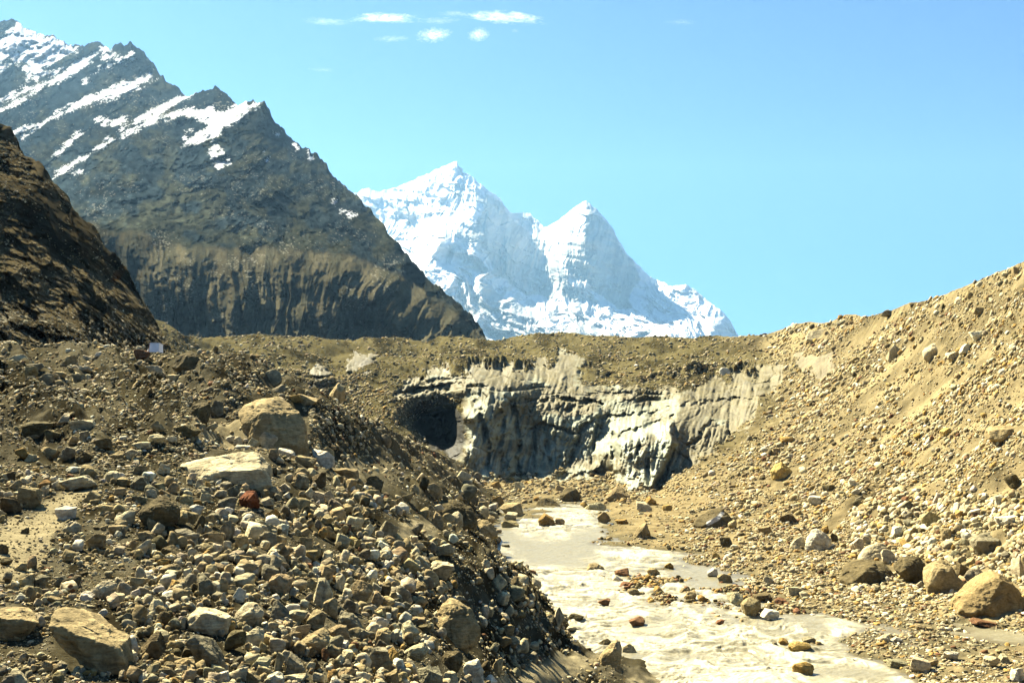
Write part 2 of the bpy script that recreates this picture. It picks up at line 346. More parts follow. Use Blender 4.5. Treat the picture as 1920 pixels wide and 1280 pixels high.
# the slope: undulations, rills and lobes
slope = sstep(0.4, 3.0, P[..., 2]) * (1 - icem)
q = (S2.px * 0.62 + S2.py * 0.78); q3 = (S2.px * .78 - S2.py * .62)
right = sstep(1320, 1480, S2.px)
up = fbm(x / 9, y / 9, o=4, seed=61) * 0.5 * np.minimum(1, 80 / D * 1.2) + fbm(x / 2.2, y / 2.2, o=3, seed=62) * 0.16
up = up + right * (fbm(q / 26, q3 / 210, o=4, seed=63) * 0.42)
glac = sstep(1500, 1380, S2.px) * sstep(720, 690, S2.py) * (1 - icem)
up = up + glac * (fbm(x / 22, y / 34, o=4, seed=64) * 2.2 + fbm(x / 5, y / 7, o=3, seed=65) * 0.5)
fade = sstep(0, 0.012, 1 - S2.t)[:, None]
P[..., 2] += slope * up * (0.3 + 0.7 * fade)
# channel of the river and its bars
RIVER = [(1000, 968), (1040, 962), (1095, 950), (1130, 960), (1115, 985), (1120, 1010), (1150, 1022), (1215, 1035), (1290, 1052), (1330, 1075), (1350, 1105), (1420, 1118), (1470, 1135), (1540, 1155), (1590, 1180), (1560, 1205), (1600, 1235), (1680, 1262), (1720, 1300), (1720, 1360),
         (700, 1360), (880, 1100), (930, 1040), (925, 1012), (960, 1000), (985, 985)]
POOL2 = [(1790, 1166), (1900, 1172), (1955, 1192), (1880, 1197), (1810, 1181)]
dr = np.minimum.reduce([polydist(S2.px, S2.py, p) for p in (RIVER, POOL2)])
wob = fbm(x / 4, y / 4, o=4, seed=71)
ch = sstep(26, -26, dr + 20 * wob)
flat = sstep(1.2, 0.2, P[..., 2])
bed = -0.34 * ch + 0.13 * (1 - ch) + wob * 0.13 + fbm(x / 0.9, y / 0.9, o=3, seed=72) * 0.05
BAR = [(1120, 1075), (1180, 1068), (1300, 1085), (1440, 1112), (1500, 1150), (1430, 1175), (1330, 1160), (1230, 1135), (1150, 1112)]
BAR2 = [(1440, 1195), (1480, 1190), (1560, 1205), (1545, 1222), (1470, 1216)]
bar = sstep(14, -14, np.minimum(polydist(S2.px, S2.py, BAR), polydist(S2.px, S2.py, BAR2)) + 14 * wob) * sstep(-.25, .45, fbm(x / 2.6, y / 2.6, o=4, seed=73, gain=.6))
bed = bed + ch * bar * 0.36
P[..., 2] += flat * bed
S2.P = P; S2.D = D; S2.ice = icem; S2.cave = cavem
n = fbm(S2.px / 60, S2.py / 40, o=4, seed=81); nf_ = fbm(x / 1.3, y / 1.3, o=3, seed=82)
GRAVEL = (0.32, 0.252, 0.128); WETBED = (0.19, 0.162, 0.09); GTOP = (0.175, 0.147, 0.068)
C = mixc(TAN, GRAVEL, sstep(700, 950, S2.py + 90 * n))
C = mixc((0, 0, 0), GTOP, sstep(1520, 1330, S2.px + 50 * n) * sstep(905, 800, S2.py)) + C * (1 - sstep(1520, 1330, S2.px + 50 * n) * sstep(905, 800, S2.py))[..., None]
streak = fbm(q / 15, q3 / 170, o=4, seed=83) * right
gd = sstep(1480, 1300, S2.px) * sstep(900, 780, S2.py) * sstep(-.1, .7, fbm(S2.px / 30, S2.py / 10, o=4, seed=84))
C = C * (1 + 0.34 * streak + 0.22 * nf_ - .55 * gd)[..., None]
wet = flat * sstep(0.28, 0.0, P[..., 2])
C = C * (1 - wet[..., None]) + np.asarray(WETBED) * wet[..., None]
DIRT = (0.11, 0.10, 0.065); ICEC = (0.33, 0.34, 0.235); ICEW = (0.44, 0.45, 0.34); FANC = (0.21, 0.183, 0.105)
st = fbm((S2.px + .28 * (S2.py - 800) + warp * .22) / 8, (S2.py + warp) / 60, o=5, seed=91, gain=.6)
st2 = fbm((S2.px + warp * .2) / 3.4, (S2.py - warp) / 26, o=4, seed=92, gain=.6)
blot = fbm(S2.px / 16, S2.py / 12, o=4, seed=94)
deb = sstep(.1, .55, fbm(S2.px / 15, S2.py / 7, o=5, seed=95, gain=.6) + .5 * sstep(770, 690, S2.py)) * sstep(800, 745, S2.py)
ci = mixc(ICEC, FANC, sstep(-0.1, 0.5, fbm(S2.px / 50, S2.py / 24, o=3, seed=93) + sstep(790, 700, S2.py) * 0.6 + sstep(1262, 1290, S2.px) * 1.3 + sstep(720, 690, S2.px) * 2))
dk = np.clip(sstep(0.25, 0.95, st) * .6 + sstep(0.4, 1.0, blot) * .4 + .25 * sstep(.08, 0, k1), 0, 1)
ci = ci * (1 - dk[..., None]) + np.asarray(DIRT) * dk[..., None]
fin = sstep(10, -10, polydist(S2.px, S2.py, [(1150, 915), (1155, 828), (1200, 814), (1262, 790), (1256, 825), (1230, 880), (1210, 915)]) + 8 * st2)
tower = sstep(8, -8, polydist(S2.px, S2.py, [(872, 785), (886, 800), (892, 840), (935, 852), (930, 900), (880, 900), (868, 850)]) + 8 * st2)
mainw = sstep(10, -10, polydist(S2.px, S2.py, [(975, 808), (1070, 812), (1120, 785), (1250, 775), (1250, 795), (1160, 822), (1150, 868), (1000, 868)]) + 8 * st2)
wh = np.clip(np.maximum(fin, np.maximum(tower * .6, mainw * .5)), 0, 1) * sstep(0.5, -0.2, st2) * sstep(0.6, -0.1, blot + .3 * st)
ci = ci * (1 - wh[..., None]) + np.asarray(ICEW) * wh[..., None]
ci = ci * (1 - .75 * deb[..., None]) + np.asarray(GTOP) * .75 * deb[..., None]
scar = np.clip(sstep(722, 700, S2.px) + sstep(1478, 1492, S2.px), 0, 1)
ci = ci * (1 - .8 * scar[..., None]) + C * (1 + .15 * st2)[..., None] * .52 * scar[..., None]
C = C * (1 - icem[..., None]) + ci * icem[..., None]
C = C * (1 - cavem[..., None]) + np.asarray((0.05, 0.045, 0.03)) * cavem[..., None]  # near-black colour paints the shade inside the hollow
S2.C = np.clip(C * np.where(icem > .5, .95, .66)[..., None], 0.01, 0.9)
S2.normals()
P2, C2, nf = add_skirts(P, S2.C, [(1.06, 4), (1.3, 30), (1.6, 60)], [(30, 0), (10, 0.2), (-10, 0.3), (-60, 0.5)])
FQ = grid_faces(*P2.shape[:2])
V2 = P2.reshape(-1, 3); K2 = C2.reshape(-1, 3)
px2 = np.full(P2.shape[:2], -1e4); px2[nf:nf + S2.nr] = S2.px; py2 = np.full(P2.shape[:2], -1e4); py2[nf:nf + S2.nr] = S2.py
ic2 = np.zeros(P2.shape[:2]); ic2[nf:nf + S2.nr] = np.maximum(S2.ice, S2.cave)
fp = lambda a: a.reshape(-1)[FQ[:, 0]]
isice = fp(ic2) > 0.5
fpx, fpy = fp(px2), fp(py2)
part = np.zeros(len(FQ), int)
part[isice] = 1
part[isice & inpoly(fpx, fpy, [(1148, 930), (1150, 822), (1205, 808), (1264, 786), (1262, 830), (1240, 930)])] = 2
part[isice & (fpx > 1240) & (fpy > 776) & (part == 1)] = 3
part[isice & (fpx < 866) & (fpy < 756)] = 4
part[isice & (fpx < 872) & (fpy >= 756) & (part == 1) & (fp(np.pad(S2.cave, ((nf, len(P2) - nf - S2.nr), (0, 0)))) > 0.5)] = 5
part[isice & (fpx < 720)] = 6
part[isice & (fpx > 1480)] = 7
M_GROUND = mat_earth('gravel_ground', 1.1, bump=0.8, dist=0.08, contrast=0.42)
M_ICE = mat_earth('dirty_ice', 0.35, rough=0.7, bump=0.5, dist=0.2, contrast=0.3, spec=0.08, scale2=1.6)
v, f, k = submesh(V2, FQ, part == 0, K2)
tag(link('ground', make_mesh('ground', v, f, k), M_GROUND), 'tan gravel slope, river bed and grey debris lying over the glacier', 'ground', kind='structure')
gl = bpy.data.objects.new('glacier', None); COL.objects.link(gl); gl.location = (12, 205, 0)
tag(gl, 'dirty grey glacier snout with fluted ice cliff and dark hollow at the river head', 'glacier')
bpy.context.view_layer.update()
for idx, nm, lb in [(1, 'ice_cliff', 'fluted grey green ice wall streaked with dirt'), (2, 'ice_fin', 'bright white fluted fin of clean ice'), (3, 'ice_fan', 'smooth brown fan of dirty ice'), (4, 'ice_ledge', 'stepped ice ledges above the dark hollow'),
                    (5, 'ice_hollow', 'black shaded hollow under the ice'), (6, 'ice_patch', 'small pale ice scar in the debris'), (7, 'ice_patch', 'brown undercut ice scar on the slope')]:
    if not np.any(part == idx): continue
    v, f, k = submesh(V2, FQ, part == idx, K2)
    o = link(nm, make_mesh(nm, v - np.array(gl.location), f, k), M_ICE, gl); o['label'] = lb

# ================================================================= water
nc, nr = 1150, 760
pyw = np.linspace(1352, 918, nr)[:, None] + np.zeros((1, nc)); pxw = np.linspace(560, 2000, nc)[None] + np.zeros((nr, 1))
Dw = water_D(pyw); Pw = world(pxw, pyw, Dw)
x, y = Pw[..., 0], Pw[..., 1]
depth = -S2.at(pxw, pyw)[..., 2]
deep = sstep(0.02, 0.3, depth) * (1 - sstep(1560, 1660, pxw) * sstep(1225, 1180, pyw))
rap = deep * sstep(-0.6, 0.35, fbm(pxw / 150, pyw / 45, o=3, seed=101) + 0.55 * sstep(1040, 1130, pyw) + 0.5 * sstep(1000, 960, pyw) - 0.6 * sstep(1240, 1330, pxw) * sstep(1190, 1120, pyw))
wx = x + 0.8 * fbm(x / 3, y / 3, o=2, seed=102); wy = y + 1.2 * fbm(x / 3, y / 3, o=2, seed=103)
rip = fbm(wx / 1.1, wy / 1.0, o=4, seed=104) * 0.09 + ridged(wx / 2.2, wy / 1.5, o=5, seed=105, gain=.52) * 0.075
Pw[..., 2] = 0.0 + rip * (0.25 + 0.9 * rap) * deep + 0.02 * fbm(x / .5, y / .4, o=4, seed=106)
foam = rap * np.clip(sstep(0.25, 1.2, ridged(wx / 2.4, wy / 1.0, o=6, seed=107, gain=.66) * 0.8 + rip * 5 - 0.05) * .85 + .25 * sstep(.3, 1.2, ridged(x / .35, y / .3, o=3, seed=108)), 0, 1)
MILK = (0.235, 0.208, 0.127); FOAM = (0.50, 0.455, 0.32); SHAL = (0.15, 0.126, 0.07)
Cw = mixc(SHAL, MILK, sstep(0.0, 0.22, depth)); Cw = Cw * (1 - foam[..., None]) + np.asarray(FOAM) * foam[..., None]
m, nt, b = new_mat('milky_water'); N, L = nt.nodes.new, nt.links.new
at = N('ShaderNodeAttribute'); at.attribute_name = 'Col'; L(at.outputs['Color'], b.inputs['Base Color'])
af = N('ShaderNodeAttribute'); af.attribute_name = 'foam'
mr = N('ShaderNodeMapRange'); mr.inputs['To Min'].default_value = 0.3; mr.inputs['To Max'].default_value = 0.75; L(af.outputs['Fac'], mr.inputs['Value']); L(mr.outputs['Result'], b.inputs['Roughness'])
tc = N('ShaderNodeTexCoord'); nz = N('ShaderNodeTexNoise'); nz.inputs['Scale'].default_value = 3.5; nz.inputs['Detail'].default_value = 5; L(tc.outputs['Object'], nz.inputs['Vector'])
bp = N('ShaderNodeBump'); bp.inputs['Strength'].default_value = 0.45; bp.inputs['Distance'].default_value = 0.06; L(nz.outputs['Fac'], bp.inputs['Height']); L(bp.outputs['Normal'], b.inputs['Normal'])
b.inputs['IOR'].default_value = 1.33; b.inputs['Specular IOR Level'].default_value = 0.3
fw = grid_faces(nr, nc)
Kw = Cw.reshape(-1, 3)
tag(link('water', make_mesh('water', Pw.reshape(-1, 3), fw, Kw, {'foam': foam}), m), 'milky meltwater river running over rapids from the glacier', 'river', kind='structure')
# ================================================================= dark rock hill at left
S3 = Sheet(-260, 335, 420, 460,
    [(-260, 60), (-150, 118), (-60, 190), (0, 228), (30, 262), (50, 285), (95, 332), (130, 365), (150, 405), (185, 440), (205, 472), (235, 508), (262, 548), (285, 582), (305, 622), (320, 650), (335, 676)],
    [(-260, 700), (335, 700)])
C3 = [(-260,700,66),(0,700,76),(150,690,88),(335,700,112),(-260,560,84),(0,560,92),(120,580,98),(200,600,106),(280,620,116),(0,450,108),(100,480,112),(180,500,118),(240,540,122),(0,330,128),(60,360,126),(120,400,128),(-260,250,120),(0,232,150),(60,300,140),(140,390,134),(200,470,130),(260,548,124),(305,622,120),(-260,70,150)]
D = RBF(C3, lambda d: d)(S3.px, S3.py)
P = world(S3.px, S3.py, D); x, y, z = P[..., 0], P[..., 1], P[..., 2]
# bedding planes dipping down to the right: stepped ledges
wz = fbm(x / 30, y / 30, z / 30, o=3, seed=111) * 5
s = (z * 0.72 + x * 0.70 + wz)
st = s / 4.6 - np.floor(s / 4.6); st5 = s / 1.7 - np.floor(s / 1.7)
fade = sstep(0, 0.05, 1 - S3.t)[:, None]
hu, hv = S3.px * .6 + S3.py * .8, S3.px * .8 - S3.py * .6
hw = 9 * fbm(S3.px / 40, S3.py / 40, o=3, seed=1120)
hf, hk = facets((hu + hw) / 85, (hv + hw) / 26, 1121); hf2, hk2 = facets((hu - hw) / 26, (hv + hw) / 9, 1122)
dd = (hf * 3.0 + hf2 * .8 + st ** 2 * 1.3 + st5 ** 2 * .5 + fbm(x / 14, y / 14, z / 14, o=5, seed=112) * 3.6 + fbm(x / 3, y / 3, z / 3, o=5, seed=113, gain=.55) * 1.0)
D = D + dd * (0.15 + 0.85 * fade)
dd = dd + fbm(x / .9, y / .9, z / .9, o=4, seed=119, gain=.6) * .35
D = RBF(C3, lambda d: d)(S3.px, S3.py) + dd * (0.15 + 0.85 * fade)
jag = fbm(x / 5, y / 5, o=4, seed=118) * 0.9
P = world(S3.px, S3.py, D); P[..., 2] += jag * (1 - fade)
x, y, z = P[..., 0], P[..., 1], P[..., 2]
pale = sstep(0.25, 0.75, fbm(x / 2.0 + z / 2.0, (z - x) / 9, y / 9, o=4, seed=114)) * sstep(-0.1, 0.5, fbm(x / 22, y / 22, z / 22, o=2, seed=115))  # pale streaks paint sunlit ledge faces into the rock colour
C = mixc((0.12, 0.095, 0.05), (0.055, 0.045, 0.025), sstep(-0.3, 0.5, fbm(x / 9, y / 9, z / 9, o=4, seed=116)))
C = C * (1 - pale[..., None]) + np.asarray((0.24, 0.20, 0.12)) * pale[..., None]
spot = sstep(0.45, 0.8, fbm(x / 0.8, y / 0.8, z / 0.8, o=3, seed=117)) * sstep(470, 640, S3.py)
C = C * (1 - spot[..., None]) + np.asarray((0.30, 0.27, 0.19)) * spot[..., None]
# a rust ochre block high on the lower shoulder
rs = sstep(4, -4, polydist(S3.px, S3.py, [(208, 528), (214, 510), (230, 500), (234, 512), (222, 524)])); C = C * (1 - rs[..., None]) + np.asarray((0.16, 0.075, 0.025)) * rs[..., None]
S3.P = P; S3.normals()
P2, C2, nf = add_skirts(P, C, [(1.05, 1.5), (1.25, 12), (1.6, 60)], [(60, -14)])
M_CLIFF = mat_earth('cliff_rock', 0.5, bump=0.9, dist=0.5, contrast=0.5, scale2=3.1)
tag(link('hill', make_mesh('hill', P2.reshape(-1, 3), grid_faces(*P2.shape[:2]), C2.reshape(-1, 3)), M_CLIFF), 'dark rocky hill with pale slanting ledges at the left edge', 'hill', kind='structure')

# ================================================================= left mountain with snow bands, and the gullied moraine wall below it
S4 = Sheet(-330, 960, 900, 620,
    [(-330, 60), (-200, 25), (-90, 58), (-40, 44), (0, 40), (22, 31), (45, 50), (75, 62), (100, 70), (120, 81), (140, 84), (158, 91), (168, 80), (180, 77), (192, 86), (200, 91), (214, 86), (235, 82), (250, 83), (268, 92), (284, 114), (300, 142), (330, 164), (350, 179), (372, 173), (392, 168), (402, 163), (412, 169), (425, 181), (445, 194),
     (458, 192), (470, 189), (480, 193), (494, 190), (515, 226), (538, 250), (560, 270), (585, 285), (604, 297), (622, 322), (640, 342), (670, 368), (700, 402), (730, 438), (760, 470), (800, 520), (850, 560), (880, 588), (900, 612), (916, 640), (930, 668), (960, 700)],
    [(-330, 712), (960, 712)])
rim = [(-330, 400), (170, 418), (205, 428), (250, 432), (300, 444), (345, 458), (385, 464), (450, 461), (540, 462), (620, 472), (690, 488), (760, 520), (830, 566), (880, 600), (960, 690)]
C4 = [(-330,712,600),(170,712,560),(300,700,560),(500,700,580),(700,700,610),(850,700,640),(960,700,680),(250,600,590),(500,600,610),(700,600,640),(850,610,660),(916,640,680),
 (170,430,680),(250,440,680),(345,465,690),(450,470,700),(540,470,705),(640,480,715),(720,505,720),(800,550,715),(860,590,700),
 (170,405,760),(250,415,780),(345,440,800),(450,445,800),(540,448,800),(640,460,790),(760,490,780),(-330,500,700),
 (-330,250,1700),(0,330,1400),(120,340,1150),(200,360,1020),(300,380,950),(400,400,900),(500,410,880),(600,420,900),(680,430,930),(745,455,960),(800,515,900),(850,558,820),(900,610,740),
 (0,200,2000),(100,240,1700),(200,250,1500),(300,260,1400),(300,320,1180),(420,300,1180),(420,240,1350),(480,205,1480),(494,192,1520),(470,300,1120),(520,350,1010),(560,400,940),
 (540,260,1560),(600,300,1500),(560,330,1180),(620,360,1160),(700,405,1200),(760,472,1040),(640,345,1380),
 (402,165,1900),(350,180,2050),(300,143,2300),(240,83,2500),(284,115,2400),(200,150,2250),(120,150,2500),(180,78,2750),(22,32,3100),(75,63,3000),(-100,60,3200),(-330,60,3300),(400,205,1650),(330,220,1600),(0,120,2600)]
D = np.exp(blur(RBF(C4, np.log)(S4.px, S4.py), 3))
P = world(S4.px, S4.py, D); x, y, z = P[..., 0], P[..., 1], P[..., 2]
rimy = np.interp(S4.px, *zip(*rim))
wall = sstep(-6, 10, S4.py - rimy - 5 * fbm(S4.px / 25, 0, o=3, seed=121)) * sstep(120, 190, S4.px)
mt = 1 - wall
fade = sstep(0, 0.04, 1 - S4.t)[:, None]
# strata ribs descending to the lower left, rocky arêtes to the right
a1 = (S4.px * 0.50 + S4.py * 0.866); b1 = (S4.px * 0.866 - S4.py * 0.5)
wr = 26 * fbm(S4.px / 90, S4.py / 70, o=3, seed=122)
leftface = sstep(60, -60, S4.px - np.interp(S4.py, [160, 260, 420, 520], [500, 440, 470, 560]))
rib = ridged((a1 + wr) / 42, (b1 + wr) / 230, o=4, seed=123)
rib2 = ridged((S4.px * .80 - S4.py * .6 + wr) / 42, (S4.px * .6 + S4.py * .8) / 130, o=4, seed=124)
rel = (rib * leftface * 0.012 + rib2 * (1 - leftface) * 0.016 + fbm(S4.px / 24, S4.py / 17, o=6, seed=125, gain=.58) * 0.011)
gx = S4.px + 0.45 * (S4.py - rimy) * sstep(420, 760, S4.px) - .15 * (S4.py - rimy) * sstep(420, 250, S4.px) + 7 * fbm(S4.px / 45, S4.py / 70, o=3, seed=126)
gul = -np.abs(fbm(gx / 30, S4.py / 190, o=4, seed=127, gain=0.6)) * 1.4 + ridged(gx / 13, S4.py / 90, o=3, seed=128) * 0.06 * sstep(-20, 60, 24 * fbm(S4.px / 40, S4.py / 40, o=2, seed=1281) + 20)
mf, mk = facets((a1 if False else S4.px * .5 + S4.py * .866) / 26, (S4.px * .866 - S4.py * .5) / 60, 1251); mf2, mk2 = facets((S4.px * .5 + S4.py * .866) / 9, (S4.px * .866 - S4.py * .5) / 18, 1252)
rel = rel + (mf * .006 + mf2 * .0028)
depthg = sstep(0, 70, S4.py - rimy)
D2 = D * (1 - rel * mt * (0.12 + 0.88 * fade)) + wall * (-gul * 9 * (0.25 + 0.75 * depthg) + fbm(S4.px / 11, S4.py / 11, o=4, seed=129) * 3.2 + fbm(S4.px / 60, S4.py / 60, o=2, seed=130) * 14)
P = world(S4.px, S4.py, D2); P[..., 2] += (fbm(S4.px / 9, 0 * S4.px, o=4, seed=131) * 0.0022 * D) * (1 - fade)
x, y, z = P[..., 0], P[..., 1], P[..., 2]
sd = 7 * fbm(S4.px / 18, S4.py / 12, o=6, seed=133, gain=.62) + 7 * fbm(a1 / 6, b1 / 40, o=4, seed=134, gain=.6) + 5 * mf2
SNOW = [([(30, 42), (78, 66), (135, 84), (152, 95), (122, 108), (100, 118), (62, 136), (52, 150), (46, 128), (58, 104), (30, 96), (-40, 150), (-60, 90), (10, 70)], 0),
        ([(352, 178), (368, 172), (340, 192), (302, 214), (252, 236), (258, 222), (282, 210), (300, 196)], 0),
        ([(493, 192), (470, 206), (448, 222), (420, 238), (412, 252), (404, 266), (408, 280), (400, 284), (398, 272), (392, 262), (345, 270), (366, 252), (388, 236), (362, 222), (330, 220), (300, 224), (252, 246), (262, 232), (302, 214), (370, 202), (420, 208), (440, 196), (470, 193)], 0)]
SL = [[(398, 284, 9), (404, 296, 8), (410, 308, 9)], [(408, 299, 4), (428, 297, 4)], [(402, 290, 4), (420, 286, 4)], [(408, 310, 4), (428, 304, 4)], [(300, 216, 5), (232, 250, 5), (170, 284, 5), (102, 330, 5)], [(284, 144, 8), (240, 162, 18), (190, 182, 17), (140, 200, 12), (90, 226, 7), (42, 260, 5)], [(250, 100, 6), (205, 122, 8), (160, 150, 7)], [(-20, 196, 7), (60, 166, 8), (110, 150, 11), (150, 122, 10), (176, 100, 9), (200, 92, 8)],
      [(-40, 150, 12), (40, 112, 7), (58, 96, 8)], [(100, 150, 6), (60, 176, 6), (10, 206, 4), (-60, 235, 4)], [(150, 250, 4), (100, 300, 3)], [(495, 290, 7), (501, 297, 5)], [(512, 247, 3), (520, 250, 3)], [(553, 270, 4), (558, 278, 3)], [(579, 291, 3), (584, 293, 3)], [(626, 380, 3), (640, 394, 3)], [(655, 402, 2.5), (668, 404, 2.5)], [(180, 226, 5), (232, 226, 6)], [(190, 235, 4), (225, 232, 5)], [(348, 248, 4), (362, 244, 4)], [(345, 262, 3), (400, 252, 4)], [(160, 318, 2), (140, 326, 3)],
      [(60, 130, 14), (90, 140, 8), (130, 128, 8), (150, 116, 6)], [(20, 100, 10), (60, 118, 10), (70, 150, 8)], [(190, 108, 5), (220, 104, 6), (250, 112, 3)], [(20, 250, 4), (80, 232, 5)]]
ds = np.minimum.reduce([polydist(S4.px, S4.py, p) for p, _ in SNOW] + [segdist(S4.px, S4.py, p) for p in SL])
sfine = fbm(S4.px / 2.6, S4.py / 1.7, o=4, seed=1341, gain=.65)
snow = sstep(2.0, -2.2, ds + sd * 0.5 + sfine * 3.2 + .5 - 1.5 * sstep(260, 60, S4.px) * sstep(240, 60, S4.py))
fleck = sstep(0.95, 1.25, fbm(S4.px / 3, S4.py / 2.2, o=3, seed=135) + 0.5 * fbm(S4.px / 60, S4.py / 50, o=2, seed=136))
n = fbm(S4.px / 40, S4.py / 26, o=5, seed=137); n2 = fbm(S4.px / 9, S4.py / 6, o=4, seed=138)
C = mixc((0.027, 0.031, 0.030), (0.050, 0.042, 0.024), sstep(-0.2, 0.6, n + sstep(300, 430, S4.py) * 0.5))
C = C * (1 + 0.5 * n2)[..., None]
scree = sstep(0.0, 0.5, fbm(S4.px / 60, S4.py / 40, o=3, seed=140)) * leftface * sstep(260, 300, S4.py) * mt
C = C * (1 + 0.7 * scree)[..., None]
Cw_ = mixc((0.066, 0.058, 0.034), (0.043, 0.040, 0.024), sstep(-0.4, 0.5, fbm(S4.px / 12, S4.py / 60, o=4, seed=139)))
C = C * np.array((.68, .86, 1.0)) * mt[..., None] + Cw_ * (1.2 + .5 * fbm(S4.px / 50, S4.py / 30, o=4, seed=1391))[..., None] * wall[..., None]  # the blue multiplier paints distance haze into the mountain rock
fleck = fleck * .5
C = C * (1 - 0.8 * fleck[..., None]) + np.asarray((0.36, 0.34, 0.27)) * 0.8 * fleck[..., None]
C = C * (1 - snow[..., None]) + np.asarray((0.84, 0.86, 0.88)) * snow[..., None]
P2, C2, nf = add_skirts(P, np.clip(C, 0.01, 0.9), [(1.01, 8), (1.08, 90), (1.3, 700)], [])
FQ = grid_faces(*P2.shape[:2]); ww = np.zeros(P2.shape[:2]); ww[:S4.nr] = wall
iswall = ww.reshape(-1)[FQ[:, 0]] > 0.5
M_MTN = mat_earth('mountain_rock', 0.035, bump=0.8, dist=6, contrast=0.35, scale2=0.21)
M_WALL = mat_earth('moraine_wall_silt', 0.12, bump=0.6, dist=1.5, contrast=0.35, scale2=0.7)
for nm, keep, mat, lb, ct in [('mountain', ~iswall, M_MTN, 'dark triangular mountain with white snow bands rising at left', 'mountain'), ('moraine_wall', iswall, M_WALL, 'gullied brown moraine wall along the foot of the dark mountain', 'moraine')]:
    v, f, k = submesh(P2.reshape(-1, 3), FQ, keep, C2.reshape(-1, 3))
    tag(link(nm, make_mesh(nm, v, f, k), mat), lb, ct, kind='structure')

# ================================================================= far snow peaks
S5 = Sheet(600, 1470, 900, 520,
    [(600, 420), (640, 382), (655, 368), (668, 361), (680, 355), (692, 352), (702, 358), (712, 359), (740, 351), (770, 340), (800, 326), (830, 312), (850, 305), (857, 302), (860, 312), (867, 316), (868, 324), (880, 328), (890, 336), (905, 348), (915, 358), (925, 364), (938, 372), (945, 384), (955, 398), (962, 401), (978, 399), (994, 398),
     (1000, 408), (1008, 412), (1020, 425), (1030, 424), (1046, 414), (1060, 403), (1078, 388), (1092, 378), (1099, 377), (1112, 388), (1126, 400), (1138, 415), (1148, 426), (1156, 442), (1166, 458), (1176, 476), (1190, 492), (1205, 505), (1222, 520), (1240, 528), (1256, 535), (1285, 534), (1305, 542), (1318, 556), (1340, 572), (1358, 588), (1372, 606), (1384, 628), (1400, 640), (1425, 654), (1470, 690)],
    [(600, 720), (1470, 720)])
C5 = [(600,720,5600),(900,720,5600),(1200,720,5600),(1470,720,5900),(640,384,8400),(692,354,8600),(760,346,8500),(857,304,8300),(905,350,8150),(945,386,8300),(980,400,8800),(1022,426,8600),(1060,404,8200),(1097,378,7900),(1140,416,8000),(1176,476,8100),(1230,525,8200),(1285,535,8100),(1320,558,8100),(1384,630,8000),(1470,690,8000),
 (720,420,8100),(780,430,7900),(850,400,7750),(890,400,7500),(905,440,7350),(930,470,7500),(970,460,7900),(1015,480,7900),(1060,470,7500),(1094,420,7350),(1094,460,7250),(1130,470,7450),(1160,500,7650),(1190,530,7800),
 (700,470,7500),(770,480,7300),(840,480,7100),(900,500,7000),(960,530,7300),(1010,545,7400),(1060,530,7200),(1110,570,7100),(1160,570,7300),(1220,570,7600),(1290,580,7500),
 (823,460,6700),(800,520,6500),(870,540,6500),(900,580,6350),(950,580,6500),(1000,590,6500),(1080,600,6500),(1180,620,6500),(1260,620,6700),(1340,620,7000),(860,620,6000),(960,630,6000),(1100,640,6000),(1250,640,6200)]
D = np.exp(blur(RBF(C5, np.log)(S5.px, S5.py), 2))
fade = sstep(0, 0.05, 1 - S5.t)[:, None]
lower = sstep(470, 560, S5.py - 40 * fbm(S5.px / 90, 0 * S5.px, o=2, seed=151) - 0.18 * (S5.px - 900))
wv = 20 * fbm(S5.px / 70, S5.py / 60, o=3, seed=152)
# ribs run from upper left to lower right in the lower part, near vertical flutes above
dg = ridged((S5.px * 0.62 - S5.py * 0.78 + wv) / 46, (S5.px * .78 + S5.py * .62 + wv) / 190, o=5, seed=153, gain=0.55)
ft = ridged((S5.px + 0.25 * S5.py + wv * .6) / 15, S5.py / 110, o=3, seed=154)
hz = fbm(S5.px / 110, (S5.py - 0.25 * S5.px + wv * .5) / 14, o=3, seed=155)
pf, pk = facets((S5.px * 0.62 - S5.py * 0.78 + wv) / 24, (S5.px * .78 + S5.py * .62) / 50, 1531)
D2 = D * (1 - ((dg * .018 + pf * .008) * lower + (1 - lower) * (pf * .004 + ft * 0.0035 + hz * 0.0045) + fbm(S5.px / 30, S5.py / 30, o=5, seed=156) * (0.006 + 0.006 * lower)) * (0.1 + 0.9 * fade))
P = world(S5.px, S5.py, D2); P[..., 2] += fbm(S5.px / 8, 0 * S5.px, o=4, seed=157) * 7 * (1 - fade)
S5.P = P; S5.normals()
FACE1 = [(907, 356), (925, 370), (942, 382), (952, 402), (972, 422), (990, 428), (1000, 440), (1020, 448), (1046, 470), (1056, 498), (1066, 520), (1092, 548), (1082, 572), (1050, 560), (1010, 556), (960, 540), (930, 510), (912, 480), (892, 462), (874, 444), (892, 420), (902, 390)]
FACE2 = [(1106, 394), (1124, 404), (1142, 420), (1157, 446), (1170, 470), (1186, 488), (1196, 520), (1182, 560), (1186, 578), (1158, 576), (1118, 546), (1080, 520), (1058, 500), (1052, 460), (1082, 452), (1096, 440), (1098, 412)]
FACE3 = [(1000, 412), (1012, 424), (1020, 440), (1000, 440), (980, 430), (970, 408), (985, 412)]
nz = 7 * fbm(S5.px / 22, S5.py / 16, o=5, seed=161)
rock = np.maximum(sstep(4, -4, polydist(S5.px, S5.py, FACE1) + nz), np.maximum(sstep(3, -3, polydist(S5.px, S5.py, FACE2) + nz * .6), 0.8 * sstep(3, -3, polydist(S5.px, S5.py, FACE3) + nz)))
rock = np.maximum(rock, sstep(3, -2, segdist(S5.px, S5.py, [(856, 303, 3), (864, 318, 7), (868, 326, 3)])))
band = sstep(0.42, 0.8, hz + 0.3 * fbm(S5.px / 20, S5.py / 12, o=3, seed=162)) * (1 - lower) * 0.6
